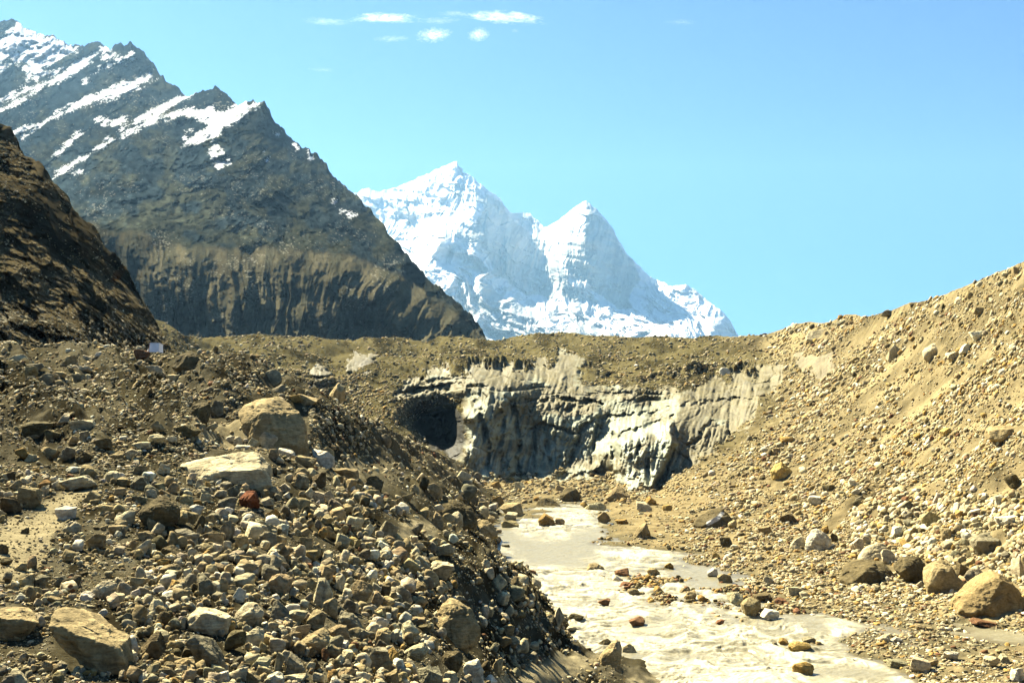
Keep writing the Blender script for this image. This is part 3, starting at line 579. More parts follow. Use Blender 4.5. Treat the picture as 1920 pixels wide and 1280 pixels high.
steep = 1 - S5.N[..., 2]
dn = ridged((S5.px * 0.62 - S5.py * 0.78 + wv) / 30, (S5.px * .78 + S5.py * .62) / 90, o=5, seed=163, gain=0.62)
lr = lower * sstep(0.34, 0.68, dn * 0.5 + 0.32 * fbm(S5.px / 16, S5.py / 12, o=4, seed=164) + 0.22 + 0.3 * sstep(560, 640, S5.py) * sstep(1000, 860, S5.px) - 0.45 * sstep(1100, 1300, S5.px))
rockm = np.clip(np.maximum(np.maximum(rock * (0.75 + 0.25 * sstep(-.3, .4, ft)), band), lr * 0.72), 0, 1)
streaky = fbm((S5.px + 0.2 * S5.py) / 10, S5.py / 70, o=4, seed=165)
RC = mixc((0.36, 0.36, 0.34), (0.52, 0.51, 0.46), sstep(-0.5, 0.6, streaky)); RC = RC * (1 - lower * 0.35)[..., None]
C = np.asarray((0.86, 0.87, 0.89)) * (1 - rockm[..., None]) + RC * rockm[..., None]
P2, C2, nf = add_skirts(P, np.clip(C, 0, .9), [(1.01, 40), (1.06, 600), (1.1, 1500)], [])
M_SNOW = mat_earth('snowy_rock', 0.012, rough=0.8, bump=0.5, dist=14, contrast=0.10, scale2=0.06)
tag(link('mountain', make_mesh('mountain', P2.reshape(-1, 3), grid_faces(*P2.shape[:2]), C2.reshape(-1, 3)), M_SNOW), 'twin snow covered peaks with pale rock faces in the far distance', 'mountain', kind='structure')

# ================================================================= valley floor under everything, out to the horizon
r = np.array([[-9000, -3000, -46], [9000, -3000, -46], [9000, 10300, -46], [-9000, 10300, -46]], float)
gx, gy = np.meshgrid(np.linspace(-9000, 9000, 40), np.linspace(-3000, 10300, 40)); V = np.stack([gx, gy, -46 + 6 * fbm(gx / 900, gy / 900, o=3, seed=171)], -1)
tag(link('valley_floor', make_mesh('valley_floor', V.reshape(-1, 3), grid_faces(40, 40), np.tile((0.16, 0.14, 0.09), (1600, 1))), M_WALL), 'flat brown valley floor stretching under the mountains', 'ground', kind='structure')
# ================================================================= boulders, rocks and stones
PAL = {'p': (0.58, 0.485, 0.285), 't': (0.41, 0.315, 0.155), 'g': (0.29, 0.25, 0.15), 'd': (0.15, 0.118, 0.058), 'o': (0.44, 0.28, 0.09), 'r': (0.235, 0.125, 0.062), 'y': (0.56, 0.40, 0.13), 'w': (0.74, 0.66, 0.46)}
PAL = {k: tuple(0.95 * q for q in v) for k, v in PAL.items()}
def ico(sub):
    bm = bmesh.new(); bmesh.ops.create_icosphere(bm, subdivisions=sub, radius=1.0)
    V = np.array([v.co[:] for v in bm.verts]); Fc = np.array([[v.index for v in f.verts] for f in bm.faces]); bm.free()
    return V / np.linalg.norm(V, axis=1, keepdims=True), Fc
ICO = {k: ico(k) for k in (2, 3, 4, 5, 6, 7)}
def shape_planes(kind, rg):
    """outward plane normals and offsets of a unit rock (x right, y away, z up)"""
    def ax(jit, offs):
        n = [(1, 0, 0), (-1, 0, 0), (0, 1, 0), (0, -1, 0), (0, 0, 1), (0, 0, -1)]
        return [(np.array(v) + rg.normal(0, jit, 3), o * (1 + rg.normal(0, .06))) for v, o in zip(n, offs)]
    if kind == 'b': pl_ = ax(0.24, [.8, .8, .8, .8, .78, .8]); k = 6; mn = .8
    elif kind == 'r': pl_ = []; k = 17; mn = .86
    elif kind == 'f': pl_ = ax(0.15, [.92, .92, .9, .9, .72, .7]); k = 5; mn = .86
    elif kind == 's': pl_ = ax(0.18, [.85, .85, .8, .8, .75, .75]); k = 5; mn = .84
    else:
        sg = rg.choice([-1, 1])
        pl_ = ax(0.2, [.85, .85, .8, .8, .95, .8]) + [(np.array((sg * rg.uniform(.5, 1.0), rg.normal(0, .4), .8)), .5), (np.array((-sg * rg.uniform(.1, .5), rg.normal(-.3, .4), 1)), .72), (np.array((rg.normal(0, .5), -1, rg.uniform(.1, .6))), .66)]; k = 4; mn = .82
    for _ in range(k):
        v = rg.normal(0, 1, 3); pl_.append((v, mn * rg.uniform(.92, 1.1)))
    n = np.array([v / np.linalg.norm(v) for v, _ in pl_]); o = np.array([q for _, q in pl_])
    return n, o
def radial(dirs, n, o, p):
    c = np.maximum(dirs @ n.T, 0) / o[None]
    return (c ** p).sum(1) ** (-1 / p)
def detail(V, rg, size, strata=0.5, amp=1.0):
    """surface relief and dirt for a rock of unit radius; V are its points"""
    s = rg.uniform(0, 999)
    a = V + s
    n1 = fbm(a[:, 0] * 1.6, a[:, 1] * 1.6, a[:, 2] * 1.6, o=6, seed=int(rg.integers(1e6)), gain=0.56)
    sn = rg.normal(0, 1, 3); sn /= np.linalg.norm(sn)
    h = V @ sn * rg.uniform(3.5, 7) + 0.5 * n1
    st = noise(h, 0 * h + s, 0 * h + 0.5, 5)
    cr = ridged(a[:, 0] * 1.3, a[:, 1] * 1.3, a[:, 2] * 1.3, o=3, seed=int(rg.integers(1e6)))
    n2 = fbm(a[:, 0] * 6, a[:, 1] * 6, a[:, 2] * 6, o=4, seed=int(rg.integers(1e6)), gain=.6) if len(V) > 600 else 0
    pit = sstep(.35, .9, fbm(a[:, 0] * 8, a[:, 1] * 8, a[:, 2] * 8, o=3, seed=int(rg.integers(1e6)))) if len(V) > 600 else 0
    disp = amp * (-.03 * pit * (1.2 - min(strata, 1)) + n2 * 0.016 + n1 * 0.06 + strata * st * 0.022 - 0.05 * sstep(0.95, 1.5, cr))
    shade = 1 + 0.24 * n1 + 0.22 * strata * st + .12 * n2 - 0.25 * sstep(1.0, 1.5, cr)
    return disp, shade
def tint(rg, c, v=0.10):
    c = np.array(c); return np.clip(c * (1 + rg.normal(0, v)) * (1 + rg.normal(0, 0.018, 3)), 0.02, 0.85)
m, nt, b = new_mat('stone'); M_STONE = m; N, L = nt.nodes.new, nt.links.new
at = N('ShaderNodeAttribute'); at.attribute_name = 'Col'
tc = N('ShaderNodeTexCoord')
n1 = N('ShaderNodeTexNoise'); n1.inputs['Scale'].default_value = 5; n1.inputs['Detail'].default_value = 8; n1.inputs['Roughness'].default_value = 0.7
n2 = N('ShaderNodeTexVoronoi'); n2.inputs['Scale'].default_value = 26
L(tc.outputs['Object'], n1.inputs['Vector']); L(tc.outputs['Object'], n2.inputs['Vector'])
mp = N('ShaderNodeMapping'); mp.inputs['Scale'].default_value = (2.5, 3.5, 15); mp.inputs['Rotation'].default_value = (.5, .35, 0); L(tc.outputs['Object'], mp.inputs['Vector'])
n3 = N('ShaderNodeTexNoise'); n3.inputs['Scale'].default_value = 1.6; n3.inputs['Detail'].default_value = 7; n3.inputs['Roughness'].default_value = .65; L(mp.outputs[0], n3.inputs['Vector'])
av = N('ShaderNodeMath'); av.operation = 'ADD'; L(n1.outputs['Fac'], av.inputs[0]); L(n3.outputs['Fac'], av.inputs[1])
mr = N('ShaderNodeMapRange'); mr.inputs['From Min'].default_value = 0.72; mr.inputs['From Max'].default_value = 1.28; mr.inputs['To Min'].default_value = 0.5; mr.inputs['To Max'].default_value = 1.35; L(av.outputs[0], mr.inputs['Value'])
mr2 = N('ShaderNodeMapRange'); mr2.inputs['From Max'].default_value = 0.5; mr2.inputs['To Min'].default_value = 0.88; mr2.inputs['To Max'].default_value = 1.06; L(n2.outputs['Distance'], mr2.inputs['Value'])
mm = N('ShaderNodeMath'); mm.operation = 'MULTIPLY'; L(mr.outputs['Result'], mm.inputs[0]); L(mr2.outputs['Result'], mm.inputs[1])
mx = N('ShaderNodeVectorMath'); mx.operation = 'SCALE'; L(at.outputs['Color'], mx.inputs[0]); L(mm.outputs[0], mx.inputs['Scale']); L(mx.outputs[0], b.inputs['Base Color'])
bp = N('ShaderNodeBump'); bp.inputs['Strength'].default_value = 0.9; bp.inputs['Distance'].default_value = 0.07; L(av.outputs[0], bp.inputs['Height']); L(bp.outputs['Normal'], b.inputs['Normal'])
b.inputs['Roughness'].default_value = 0.88; b.inputs['Specular IOR Level'].default_value = 0.02

# hand-traced big boulders: outline and edge points (photo px, py, depth in units of the boulder's width), base depth taken from the ground
BIG = [
 # name, tone, label, strata, points
 ('boulder', 't', 'largest boulder on the moraine, pale tilted top and dark layered front', 0.9, [(437,781,.25),(455,806,.3),(480,743,.55),(515,742,.62),(541,753,.5),(560,774,.3),(574,804,.25),(588,846,.2),(555,850,-.12),(530,850,-.15),(472,830,-.14),(475,800,-.1),(497,771,-.02)]),
 ('boulder', 'p', 'long cream flat-topped slab lying in front of the largest boulder', 0.8, [(317,877,.2),(345,863,.3),(395,853,.42),(432,846,.48),(482,849,.46),(505,868,.22),(508,890,.06),(507,905,.03),(470,909,-.08),(385,907,-.1),(340,892,-.04),(500,880,-.04),(400,884,-.14)]),
 ('boulder', 't', 'big diagonal slab with grooved side in the bottom left corner', 1.0, [(97,1143,.3),(112,1136,.42),(134,1136,.5),(156,1148,.5),(198,1184,.42),(219,1206,.3),(239,1226,.2),(241,1262,.05),(216,1268,-.1),(190,1258,-.15),(140,1226,-.15),(92,1202,-.05),(88,1184,.0),(125,1190,-.2),(170,1203,-.2),(222,1215,-.05)]),
 ('boulder', 't', 'rounded grey brown boulder at the left edge near the bottom', 0.4, [(-30,1160,.1),(-12,1143,.35),(15,1136,.5),(36,1137,.5),(52,1150,.4),(73,1166,.25),(58,1180,.1),(35,1196,-.05),(18,1203,-.1),(-20,1205,-.1),(0,1160,-.15),(42,1162,-.12)]),
 ('rock', 'p', 'squared cream yellow block with cracked front near the bottom left', 0.5, [(347,1159,.2),(373,1135,.5),(382,1137,.6),(432,1154,.45),(426,1175,.25),(411,1194,.05),(386,1188,-.12),(355,1176,-.02),(382,1149,-.12),(424,1160,.05)]),
 ('rock', 'p', 'smooth pale stone tilted beside the squared cream block', 0.7, [(432,1160,.1),(440,1145,.3),(462,1127,.5),(482,1129,.5),(495,1146,.4),(490,1160,.2),(456,1178,-.1),(437,1172,-.05),(465,1150,-.25)]),
 ('rock', 'g', 'dark leaning rock with a jagged lit ridge below the cream block', 0.3, [(346,1197,0),(358,1185,.1),(367,1190,.2),(396,1196,.5),(415,1222,.5),(421,1240,.35),(414,1260,.1),(395,1264,-.05),(375,1250,-.05),(365,1222,-.1),(400,1233,-.25)]),
 ('rock', 'g', 'pitted grey rounded block between the ridged stone and triangular boulder', 0.3, [(631,1158,.1),(640,1143,.35),(660,1148,.45),(674,1162,.4),(683,1178,.25),(672,1190,0),(650,1192,-.1),(633,1180,-.05),(652,1160,-.2)]),
 ('rock', 't', 'long ridged tan stone lying slanted near the bottom middle', 1.0, [(552,1214,0),(565,1200,.15),(590,1182,.4),(606,1175,.5),(617,1186,.4),(618,1204,.15),(600,1218,-.08),(565,1227,-.12),(553,1222,-.1),(585,1200,-.2)]),
 ('boulder', 't', 'big pitted triangular boulder near the bottom middle', 0.25, [(807,1201,.0),(822,1168,.1),(825,1132,.35),(836,1116,.5),(862,1124,.5),(883,1140,.42),(898,1166,.3),(903,1182,.2),(890,1202,.05),(860,1216,-.12),(830,1210,-.12),(862,1140,-.02),(860,1180,-.12)]),
 ('rock', 'd', 'brown upright block below the pitted triangular boulder', 0.8, [(827,1232,.1),(835,1220,.3),(862,1219,.4),(870,1234,.3),(868,1246,.1),(852,1263,-.1),(832,1256,-.1),(850,1230,-.15)]),
 ('rock', 'w', 'white-topped block half in shade below the triangular boulder', 0.4, [(868,1244,.1),(880,1236,.3),(897,1231,.5),(907,1255,.3),(906,1280,.05),(885,1285,-.1),(868,1276,-.05),(893,1247,-.1)]),
 ('boulder', 'd', 'dark brown mottled boulder on the left mound below the long slab', 0.3, [(254,961,.1),(270,948,.25),(290,936,.4),(308,924,.5),(324,937,.45),(337,956,.3),(334,968,.15),(315,986,-.02),(290,998,-.1),(274,992,-.1),(258,972,.0),(295,950,-.15),(318,955,-.05)]),
 ('rock', 'r', 'rust red angular rock among the pale stones', 0.2, [(444,938,.0),(460,919,.4),(478,919,.5),(488,938,.35),(486,950,.1),(468,954,-.12),(452,947,-.05),(476,925,-.1),(466,938,-.25)]),
 ('boulder', 'd', 'big dark low boulder on the bank left of the river bend', 0.5, [(814,950,.2),(822,938,.4),(852,936,.5),(864,944,.45),(885,950,.45),(896,972,.25),(892,982,.05),(870,986,-.05),(840,980,-.1),(816,968,-.05),(850,950,.1)]),
 ('rock', 'p', 'pale pointed rock leaning on the big dark bank boulder', 0.3, [(835,972,.0),(860,955,.4),(868,964,.4),(869,980,.1),(853,990,-.1),(842,980,-.1),(862,970,-.15)]),
 ('boulder', 't', 'broad triangular tan boulder standing at the water edge on the left bank', 0.4, [(887,994,.1),(890,982,.2),(900,974,.4),(910,972,.5),(926,982,.4),(935,1002,.15),(930,1006,.0),(905,1004,-.1),(888,1002,-.1),(905,985,-.05)]),
 ('boulder', 't', 'dark squared boulder alone in the river', 0.4, [(1098,1076,.0),(1102,1056,.3),(1116,1054,.5),(1132,1062,.4),(1137,1072,.2),(1134,1079,0),(1112,1079,-.1),(1106,1062,-.05)]),
 ('boulder', 't', 'tall egg-shaped boulder leaning on the bank at the bottom', 0.3, [(1121,1238,.0),(1128,1224,.15),(1147,1204,.4),(1157,1198,.5),(1164,1202,.5),(1168,1216,.4),(1164,1234,.2),(1155,1246,.0),(1140,1249,-.1),(1126,1246,-.1),(1148,1222,-.12)]),
 ('rock', 'd', 'dark rock behind the tall egg-shaped boulder', 0.3, [(1118,1214,.0),(1124,1203,.3),(1138,1196,.5),(1147,1200,.4),(1143,1215,.1),(1128,1224,-.1),(1120,1220,-.05)]),
 ('rock', 't', 'round brown rock in the water right of the egg-shaped boulder', 0.3, [(1166,1226,.0),(1168,1211,.3),(1180,1205,.5),(1190,1212,.4),(1197,1232,.1),(1180,1233,-.1),(1168,1230,-.1)]),
 ('boulder', 'd', 'long lumpy dark boulder at the left end of the waterside row', 0.6, [(1574,1092,.1),(1580,1068,.3),(1594,1052,.5),(1625,1048,.6),(1660,1052,.6),(1674,1068,.4),(1690,1092,.2),(1684,1098,.0),(1640,1100,-.1),(1590,1098,-.1),(1630,1066,-.05)]),
 ('boulder', 'd', 'cracked boulder with dark hollow front second in the waterside row', 0.5, [(1674,1060,.2),(1692,1042,.5),(1722,1042,.6),(1738,1056,.5),(1742,1078,.2),(1736,1096,.0),(1722,1098,-.05),(1706,1080,-.1),(1684,1076,-.05),(1704,1062,-.1)]),
 ('boulder', 't', 'squat brown boulder third along the waterside row', 0.4, [(1735,1068,.1),(1746,1062,.3),(1750,1050,.5),(1768,1046,.6),(1786,1058,.5),(1800,1080,.3),(1814,1100,.15),(1806,1112,.0),(1780,1115,-.1),(1748,1116,-.1),(1740,1100,-.05),(1752,1068,-.1),(1780,1070,-.02)]),
 ('boulder', 't', 'largest pyramid-shaped boulder by the water at the right edge', 0.5, [(1796,1138,.05),(1802,1120,.15),(1835,1093,.35),(1858,1072,.5),(1870,1072,.55),(1892,1088,.5),(1916,1112,.4),(1934,1140,.25),(1930,1160,.05),(1880,1160,-.08),(1812,1158,-.1),(1800,1148,-.08),(1872,1082,.1),(1838,1143,-.18),(1812,1132,-.08),(1895,1100,.1)]),
 ('boulder', 'g', 'broad flat-topped grey boulder on the stony slope above the waterside row', 0.5, [(1824,1010,.1),(1828,1004,.3),(1850,997,.5),(1872,994,.6),(1890,1004,.5),(1896,1018,.3),(1890,1026,.1),(1862,1039,-.1),(1845,1037,-.1),(1832,1026,-.05),(1826,1014,-.1),(1880,1014,-.05)]),
 ('boulder', 'w', 'speckled white boulder with flat face on the gravel bank', 0.1, [(1509,1024,.1),(1516,1004,.2),(1520,992,.4),(1532,991,.5),(1552,1000,.45),(1562,1014,.3),(1560,1030,.05),(1540,1034,-.08),(1514,1032,-.08),(1530,1005,-.02)]),
 ('rock', 'p', 'yellowish wedge leaning against the speckled white boulder', 0.2, [(1480,1026,.1),(1490,1012,.3),(1504,1003,.5),(1510,1010,.4),(1508,1028,.0),(1490,1030,-.1)]),
 ('boulder', 'p', 'smooth pale boulder behind the waterside row', 0.4, [(1610,1044,.1),(1622,1030,.3),(1645,1016,.5),(1662,1020,.5),(1668,1030,.4),(1662,1046,.1),(1630,1053,-.1),(1612,1052,-.1)]),
 ('rock', 'p', 'upright oval cream rock touching the smooth pale boulder', 0.2, [(1651,1038,.1),(1656,1027,.4),(1668,1028,.5),(1678,1040,.4),(1681,1052,.1),(1668,1058,-.1),(1656,1048,-.1)]),
 ('boulder', 'd', 'half-buried dark boulder crossed by a white streak on the right bank', 0.7, [(1296,988,.1),(1304,972,.3),(1330,956,.5),(1355,951,.6),(1372,962,.5),(1376,974,.3),(1364,986,.05),(1345,992,-.05),(1310,991,-.1),(1340,972,-.02)]),
 ('rock', 't', 'upright wedge-shaped tan rock on the gravel right of the river', 0.6, [(1186,1010,.1),(1192,994,.3),(1200,982,.5),(1212,979,.5),(1216,992,.35),(1224,1010,.1),(1205,1012,-.1),(1208,988,-.05)]),
 ('boulder', 'y', 'pale yellow pointed boulder alone low on the right slope', 0.2, [(1444,884,.1),(1452,872,.4),(1466,863,.5),(1478,874,.45),(1490,886,.3),(1484,896,.05),(1466,900,-.1),(1448,896,-.05),(1464,878,-.15)]),
 ('boulder', 't', 'long flat boulder jutting from the right slope at the photo edge', 0.8, [(1854,808,.1),(1862,798,.4),(1890,797,.5),(1930,796,.6),(1940,812,.4),(1930,820,.1),(1880,824,-.1),(1858,820,-.05),(1884,806,-.1)]),
 ('boulder', 'p', 'cracked pale block high on the right slope', 0.4, [(1730,660,.1),(1734,652,.3),(1750,643,.6),(1770,641,.7),(1775,652,.4),(1772,662,.1),(1745,672,-.1),(1733,668,-.05),(1745,656,-.15)]),
 ('boulder', 'p', 'long flat pale boulder high on the glacier edge near the skyline', 0.6, [(1511,631,.1),(1518,621,.4),(1540,616,.6),(1554,617,.6),(1556,626,.3),(1545,634,.0),(1520,638,-.1),(1512,636,-.05)]),
 ('rock', 'w', 'small bright white boulder with dark shadow on the glacier debris', 0.1, [(1347,697,.1),(1352,688,.4),(1364,689,.5),(1372,697,.3),(1364,704,-.05),(1352,703,-.1)]),
 ('boulder', 'd', 'round shouldered brown boulder at the head of the river', 0.6, [(1048,930,.1),(1056,918,.4),(1068,912,.6),(1082,914,.6),(1090,928,.4),(1086,940,.05),(1066,943,-.1),(1050,938,-.05),(1064,924,-.1)]),
 ('boulder', 'd', 'low broad brown boulder beside the river head boulder', 0.5, [(1002,950,.1),(1008,936,.4),(1022,931,.5),(1036,934,.5),(1054,950,.2),(1048,955,.0),(1020,954,-.1),(1004,954,-.1)]),
 ('boulder', 't', 'split tan boulder with pale cap on the left river bank', 0.6, [(936,948,.1),(940,946,.2),(955,942,.6),(976,942,.6),(982,964,.2),(974,970,.0),(955,966,-.1),(940,956,-.1),(960,950,-.05)]),
 ('boulder', 'd', 'ochre brown angular boulder on the crest of the left mound', 0.4, [(322,686,.1),(330,666,.4),(358,660,.6),(372,668,.5),(374,680,.3),(366,696,.0),(348,690,-.1),(330,690,-.1),(354,668,-.02)]),
 ('boulder', 'd', 'dark grey angular boulder left of the largest boulder', 0.6, [(355,768,.1),(362,758,.3),(380,754,.5),(394,756,.5),(395,776,.3),(386,792,.0),(370,788,-.1),(358,776,-.05),(378,764,-.1)]),
 ('boulder', 'g', 'rounded grey boulder on the slope above the largest boulder', 0.3, [(492,704,.1),(500,694,.4),(514,689,.6),(526,698,.5),(529,712,.2),(518,720,.0),(500,721,-.1),(493,716,-.1)]),
 ('boulder', 'd', 'dark square-cut block right of the long cream slab', 0.9, [(679,908,.1),(692,889,.3),(706,892,.4),(720,902,.3),(714,920,.0),(700,918,-.1),(682,914,-.1)]),
]
# traced stones: centre x, base y, width, height, tone, shape
LIST = """
29 681 34 17 p f;50 692 44 12 g f;54 711 28 20 t b;82 725 28 22 g w;101 716 20 16 t b;110 706 24 10 t f;35 729 24 9 d f;165 676 20 10 p f;129 674 38 17 t w;184 661 16 10 w w;126 656 14 7 w f;260 659 14 11 p r
264 676 26 20 r b;293 703 36 24 p s;327 695 28 14 p f;157 695 26 10 p f;146 714 28 12 g f;322 708 16 10 p r;342 747 24 14 t w;350 760 22 18 p r;405 787 32 34 g w;292 806 26 22 t s;247 775 14 14 t b;70 801 66 26 d f
66 806 22 12 t r;119 792 28 20 p w;155 804 54 16 p f;95 826 30 20 d w;133 835 26 18 t b;158 828 20 20 g b;190 841 32 19 d b;290 830 30 16 p b;348 816 46 20 d w;320 828 22 10 p f;267 841 34 12 p f;126 863 32 25 g w
158 868 34 21 d w;217 861 28 14 t r;244 862 24 20 p s;40 862 28 22 o s;58 858 22 14 p b;90 858 40 20 t s;168 899 38 26 t w;144 921 68 28 p f;307 890 24 20 p b;258 888 28 14 g b;135 885 28 10 w w;262 921 44 27 g b
228 910 30 14 t b;53 953 46 38 t b;80 929 24 19 p w;14 961 36 27 d b;14 931 22 10 p f;27 919 20 20 t b;73 952 24 7 t f;122 974 36 23 w f;175 1029 37 27 t b;214 1003 16 12 w f;270 1013 29 16 t b;263 1042 32 28 p w
46 1001 14 12 d w;4 1038 20 18 d b;9 1061 26 15 d r;36 1070 20 15 t w;45 1105 34 27 t w;76 1107 34 27 g b;51 1118 38 17 t f;114 1100 22 20 g w;190 1123 55 31 p r;160 1126 26 16 w w;258 1105 36 22 t b;254 1117 16 13 w b
44 1127 26 8 p f;84 1132 20 13 p b;190 1158 22 15 w s;188 1165 14 10 p r;234 1171 19 20 g b;281 1236 48 46 d w;42 1242 14 17 p b;5 1255 15 13 p r;58 1250 14 16 g r;86 1260 26 20 t b;113 1267 18 12 p b;32 1286 40 26 p w
300 922 20 16 t b;323 925 20 20 t w;355 911 14 13 p b;373 918 13 19 p b;387 924 14 20 o w;411 934 28 15 p r;435 933 24 24 g w;508 931 36 17 t f;534 923 26 17 p b;350 948 26 20 t w;384 944 22 19 p b;426 960 34 26 g w
368 966 28 19 w b;348 976 22 22 t w;392 988 28 22 t b;430 976 24 12 w f;420 971 20 12 d w;500 950 26 18 p b;511 970 31 16 o f;456 963 20 12 t r;469 975 14 15 p b;424 1010 24 33 g w;475 993 20 21 d w;440 1000 14 12 t r
346 1020 48 26 g b;318 1023 50 13 p f;355 1026 22 11 p w;374 1004 13 20 t r;392 1002 18 14 t w;405 1020 28 21 t b;452 1030 27 27 t b;405 1036 21 17 p b;425 1034 17 19 p r;360 1042 18 15 p w;525 1026 22 22 t b;509 997 17 14 p w
532 992 18 17 w r;317 1045 36 21 d w;370 1057 33 17 p s;401 1047 18 12 p f;415 1053 22 14 t r;436 1051 27 15 p r;475 1045 22 18 t w;511 1045 30 19 p s;497 1065 33 24 p r;460 1058 22 17 t b;476 1073 30 20 t w;322 1087 44 27 t b
350 1080 16 14 p b;304 1060 26 12 o w;385 1119 36 40 g w;415 1112 26 27 t b;431 1112 20 15 t b;458 1103 38 26 p r;447 1129 22 27 w w;417 1131 13 20 p s;330 1106 38 18 t r;288 1137 11 17 w s;300 1144 19 25 t w;354 1144 26 15 p r
342 1179 13 21 p w;477 1217 33 38 p b;504 1181 16 20 t w;437 1222 42 36 d b;347 1261 36 26 t b;360 1280 20 20 t w;485 1265 36 29 p b;470 1282 36 24 t s;515 1284 34 22 w w;522 1263 20 38 g s;536 1244 22 23 p b;565 900 26 22 t b
564 916 27 26 g b;595 916 34 29 d w;647 896 46 18 t f;579 936 17 21 p w;568 932 16 12 t r;597 941 24 19 p b;618 944 23 24 p w;537 934 14 11 w r;582 955 34 17 t f;506 951 14 17 p r;573 967 21 18 d w;595 968 22 15 p w
632 970 17 17 w r;612 983 26 18 t w;612 958 12 11 w b;671 978 20 18 t r;652 971 15 8 r f;580 992 16 19 t b;597 992 14 18 g w;605 1010 19 21 o s;619 1010 20 22 t w;648 996 20 14 r b;692 1004 20 22 w s;729 1012 36 34 g b
558 1005 15 13 t r;574 1034 24 26 t b;595 1044 20 24 t s;581 1056 30 22 t w;612 1056 22 22 p b;663 1022 22 14 y b;690 1018 36 13 p f;695 1050 34 18 w f;724 1071 16 19 w s;748 954 26 21 t b;763 940 24 15 t b;779 927 15 20 p w
722 936 16 12 d w;656 920 20 10 w f;594 1067 22 14 w w;740 1029 20 12 o f;585 1106 24 21 t w;522 1115 44 36 t b;601 1139 42 50 p w;637 1107 19 27 p r;677 1130 46 38 t w;720 1120 24 21 d b;517 1133 20 18 w w;524 1171 34 42 g w
557 1171 36 25 p b;593 1180 40 33 t b;619 1158 28 34 t w;563 1200 40 29 p b;634 1207 44 32 t b;638 1224 30 24 w w;679 1204 34 26 p b;716 1214 34 32 t b;767 1206 38 38 p w;741 1149 34 22 w b;750 1161 28 12 o f;774 1150 26 16 p w
537 1218 22 28 t b;609 1240 18 24 r b;553 1270 38 40 g b;710 1258 42 40 g w;738 1254 25 37 o b;778 1238 48 28 p r;596 1279 20 17 p b;552 1279 44 14 p f;680 1256 14 20 t w;678 1271 18 14 p b;772 1263 22 26 p s;733 1284 28 26 t b
912 1138 27 22 p b;906 1174 16 18 w r;826 1085 52 30 p f;832 1042 38 22 p f;951 1192 28 20 t w;959 1210 33 17 g b;980 1222 22 22 t w;1000 1218 22 14 p b;933 1265 21 29 t w;806 1290 48 36 g w;845 1284 28 22 p b;1048 1180 22 40 p s
788 1138 28 18 t r;784 1172 30 13 t b;796 1184 26 12 d f;795 1205 16 15 w b;810 931 38 24 t b;777 927 18 16 t b;868 906 34 26 p s;820 986 24 28 t w;796 963 18 17 t b;906 961 21 20 t b;925 957 18 14 w b;934 946 23 16 o b
958 975 26 14 p f;956 989 34 13 t w;932 919 26 20 o w;976 918 26 14 p w;1050 921 18 12 t b;1025 986 32 22 o w;1050 984 19 13 t r;948 1026 16 5 d f;997 1077 17 8 r w;1096 952 16 10 o r;1118 957 42 15 p w;1133 982 26 22 t b
1157 939 44 25 t w;1222 948 23 16 o b;1208 960 28 19 p b;1252 958 20 11 o b;1167 982 26 8 o f;1375 992 18 16 t w;1361 1026 23 18 d b;1378 1032 17 11 w r;1343 1048 15 12 y r;1255 1066 18 11 o r;1167 1080 28 14 r b;1158 1090 19 12 w r
1226 1079 24 14 t w;1190 1092 20 9 o w;1173 1099 20 8 r w;1189 1116 24 12 t r;1176 1106 14 8 r b;1133 1134 24 11 r w;1195 1174 32 16 r w;1078 1166 34 14 d w;1074 1183 25 10 p w;1236 1112 20 13 o r;1296 1125 24 15 t b;1317 1128 16 12 o w
1381 1133 30 21 p w;1360 1092 30 16 t w;1336 1081 20 16 w w;1412 1154 40 30 t b;1446 1161 36 18 w f;1431 1127 38 12 d f;1464 1131 22 10 r b;1442 1097 21 16 p r;1491 1119 30 18 p b;1510 1121 20 12 p w;1500 1218 42 15 y r;1470 1211 20 14 o w
1454 1214 12 11 g b;1519 1205 27 10 g f;1509 1266 40 22 o r;1352 1169 16 8 r w;1728 1260 36 24 p r;1746 1250 24 14 t r;1724 1237 20 12 p r;1785 1237 32 15 w r;1684 1251 36 14 g f;1863 1252 34 20 p r;1885 1244 26 16 p w;1908 1276 28 22 w r
1847 1176 44 12 r f;1728 1183 20 12 t r;1660 1204 22 13 p r;1682 1204 21 9 w r;1829 1096 42 28 g r;1810 1082 26 26 d b;1914 1088 22 42 p s;1685 1004 24 17 w w;1705 1020 16 18 p w;1715 1003 16 14 t w;1748 985 34 25 t w;1805 971 26 14 o b
1816 963 28 14 p f;1832 966 24 12 w f;1835 994 28 15 p b;1867 989 24 17 p w;1892 982 44 14 w f;1815 1014 20 16 w r;1776 1011 22 20 t w;1903 912 36 22 d b;1875 946 18 17 w b;1756 943 18 19 w s;1528 944 28 14 w b;1436 1003 26 17 t b
1599 913 16 17 w b;1554 920 22 11 d f;1419 950 18 10 p b;1480 980 36 16 d f;1609 1033 24 23 p w;1626 1020 18 15 p r;1564 1016 14 16 d b;1548 1000 14 14 o b;1812 663 22 18 w b;1790 676 32 16 p b;1677 674 24 28 p w;1835 637 30 16 w b
1906 519 14 20 t s;1888 519 20 10 p b;1668 593 26 13 g w;1806 736 14 13 o w;1788 744 14 10 w b;1477 830 26 12 o f;1777 816 26 14 y s;1838 591 24 14 t b;522 738 28 17 g r;574 761 46 22 t s;630 754 32 38 t w;720 837 26 22 g r
556 768 24 14 o f;502 843 36 32 p r;475 839 24 18 p b;453 848 36 14 w f;398 809 24 15 p r;537 863 32 22 w b;569 875 46 20 t f;604 874 46 30 w w;616 854 20 18 t r;513 862 20 20 t b;447 819 20 16 p w;432 809 18 11 w f
"""
WATERZ = 0.0
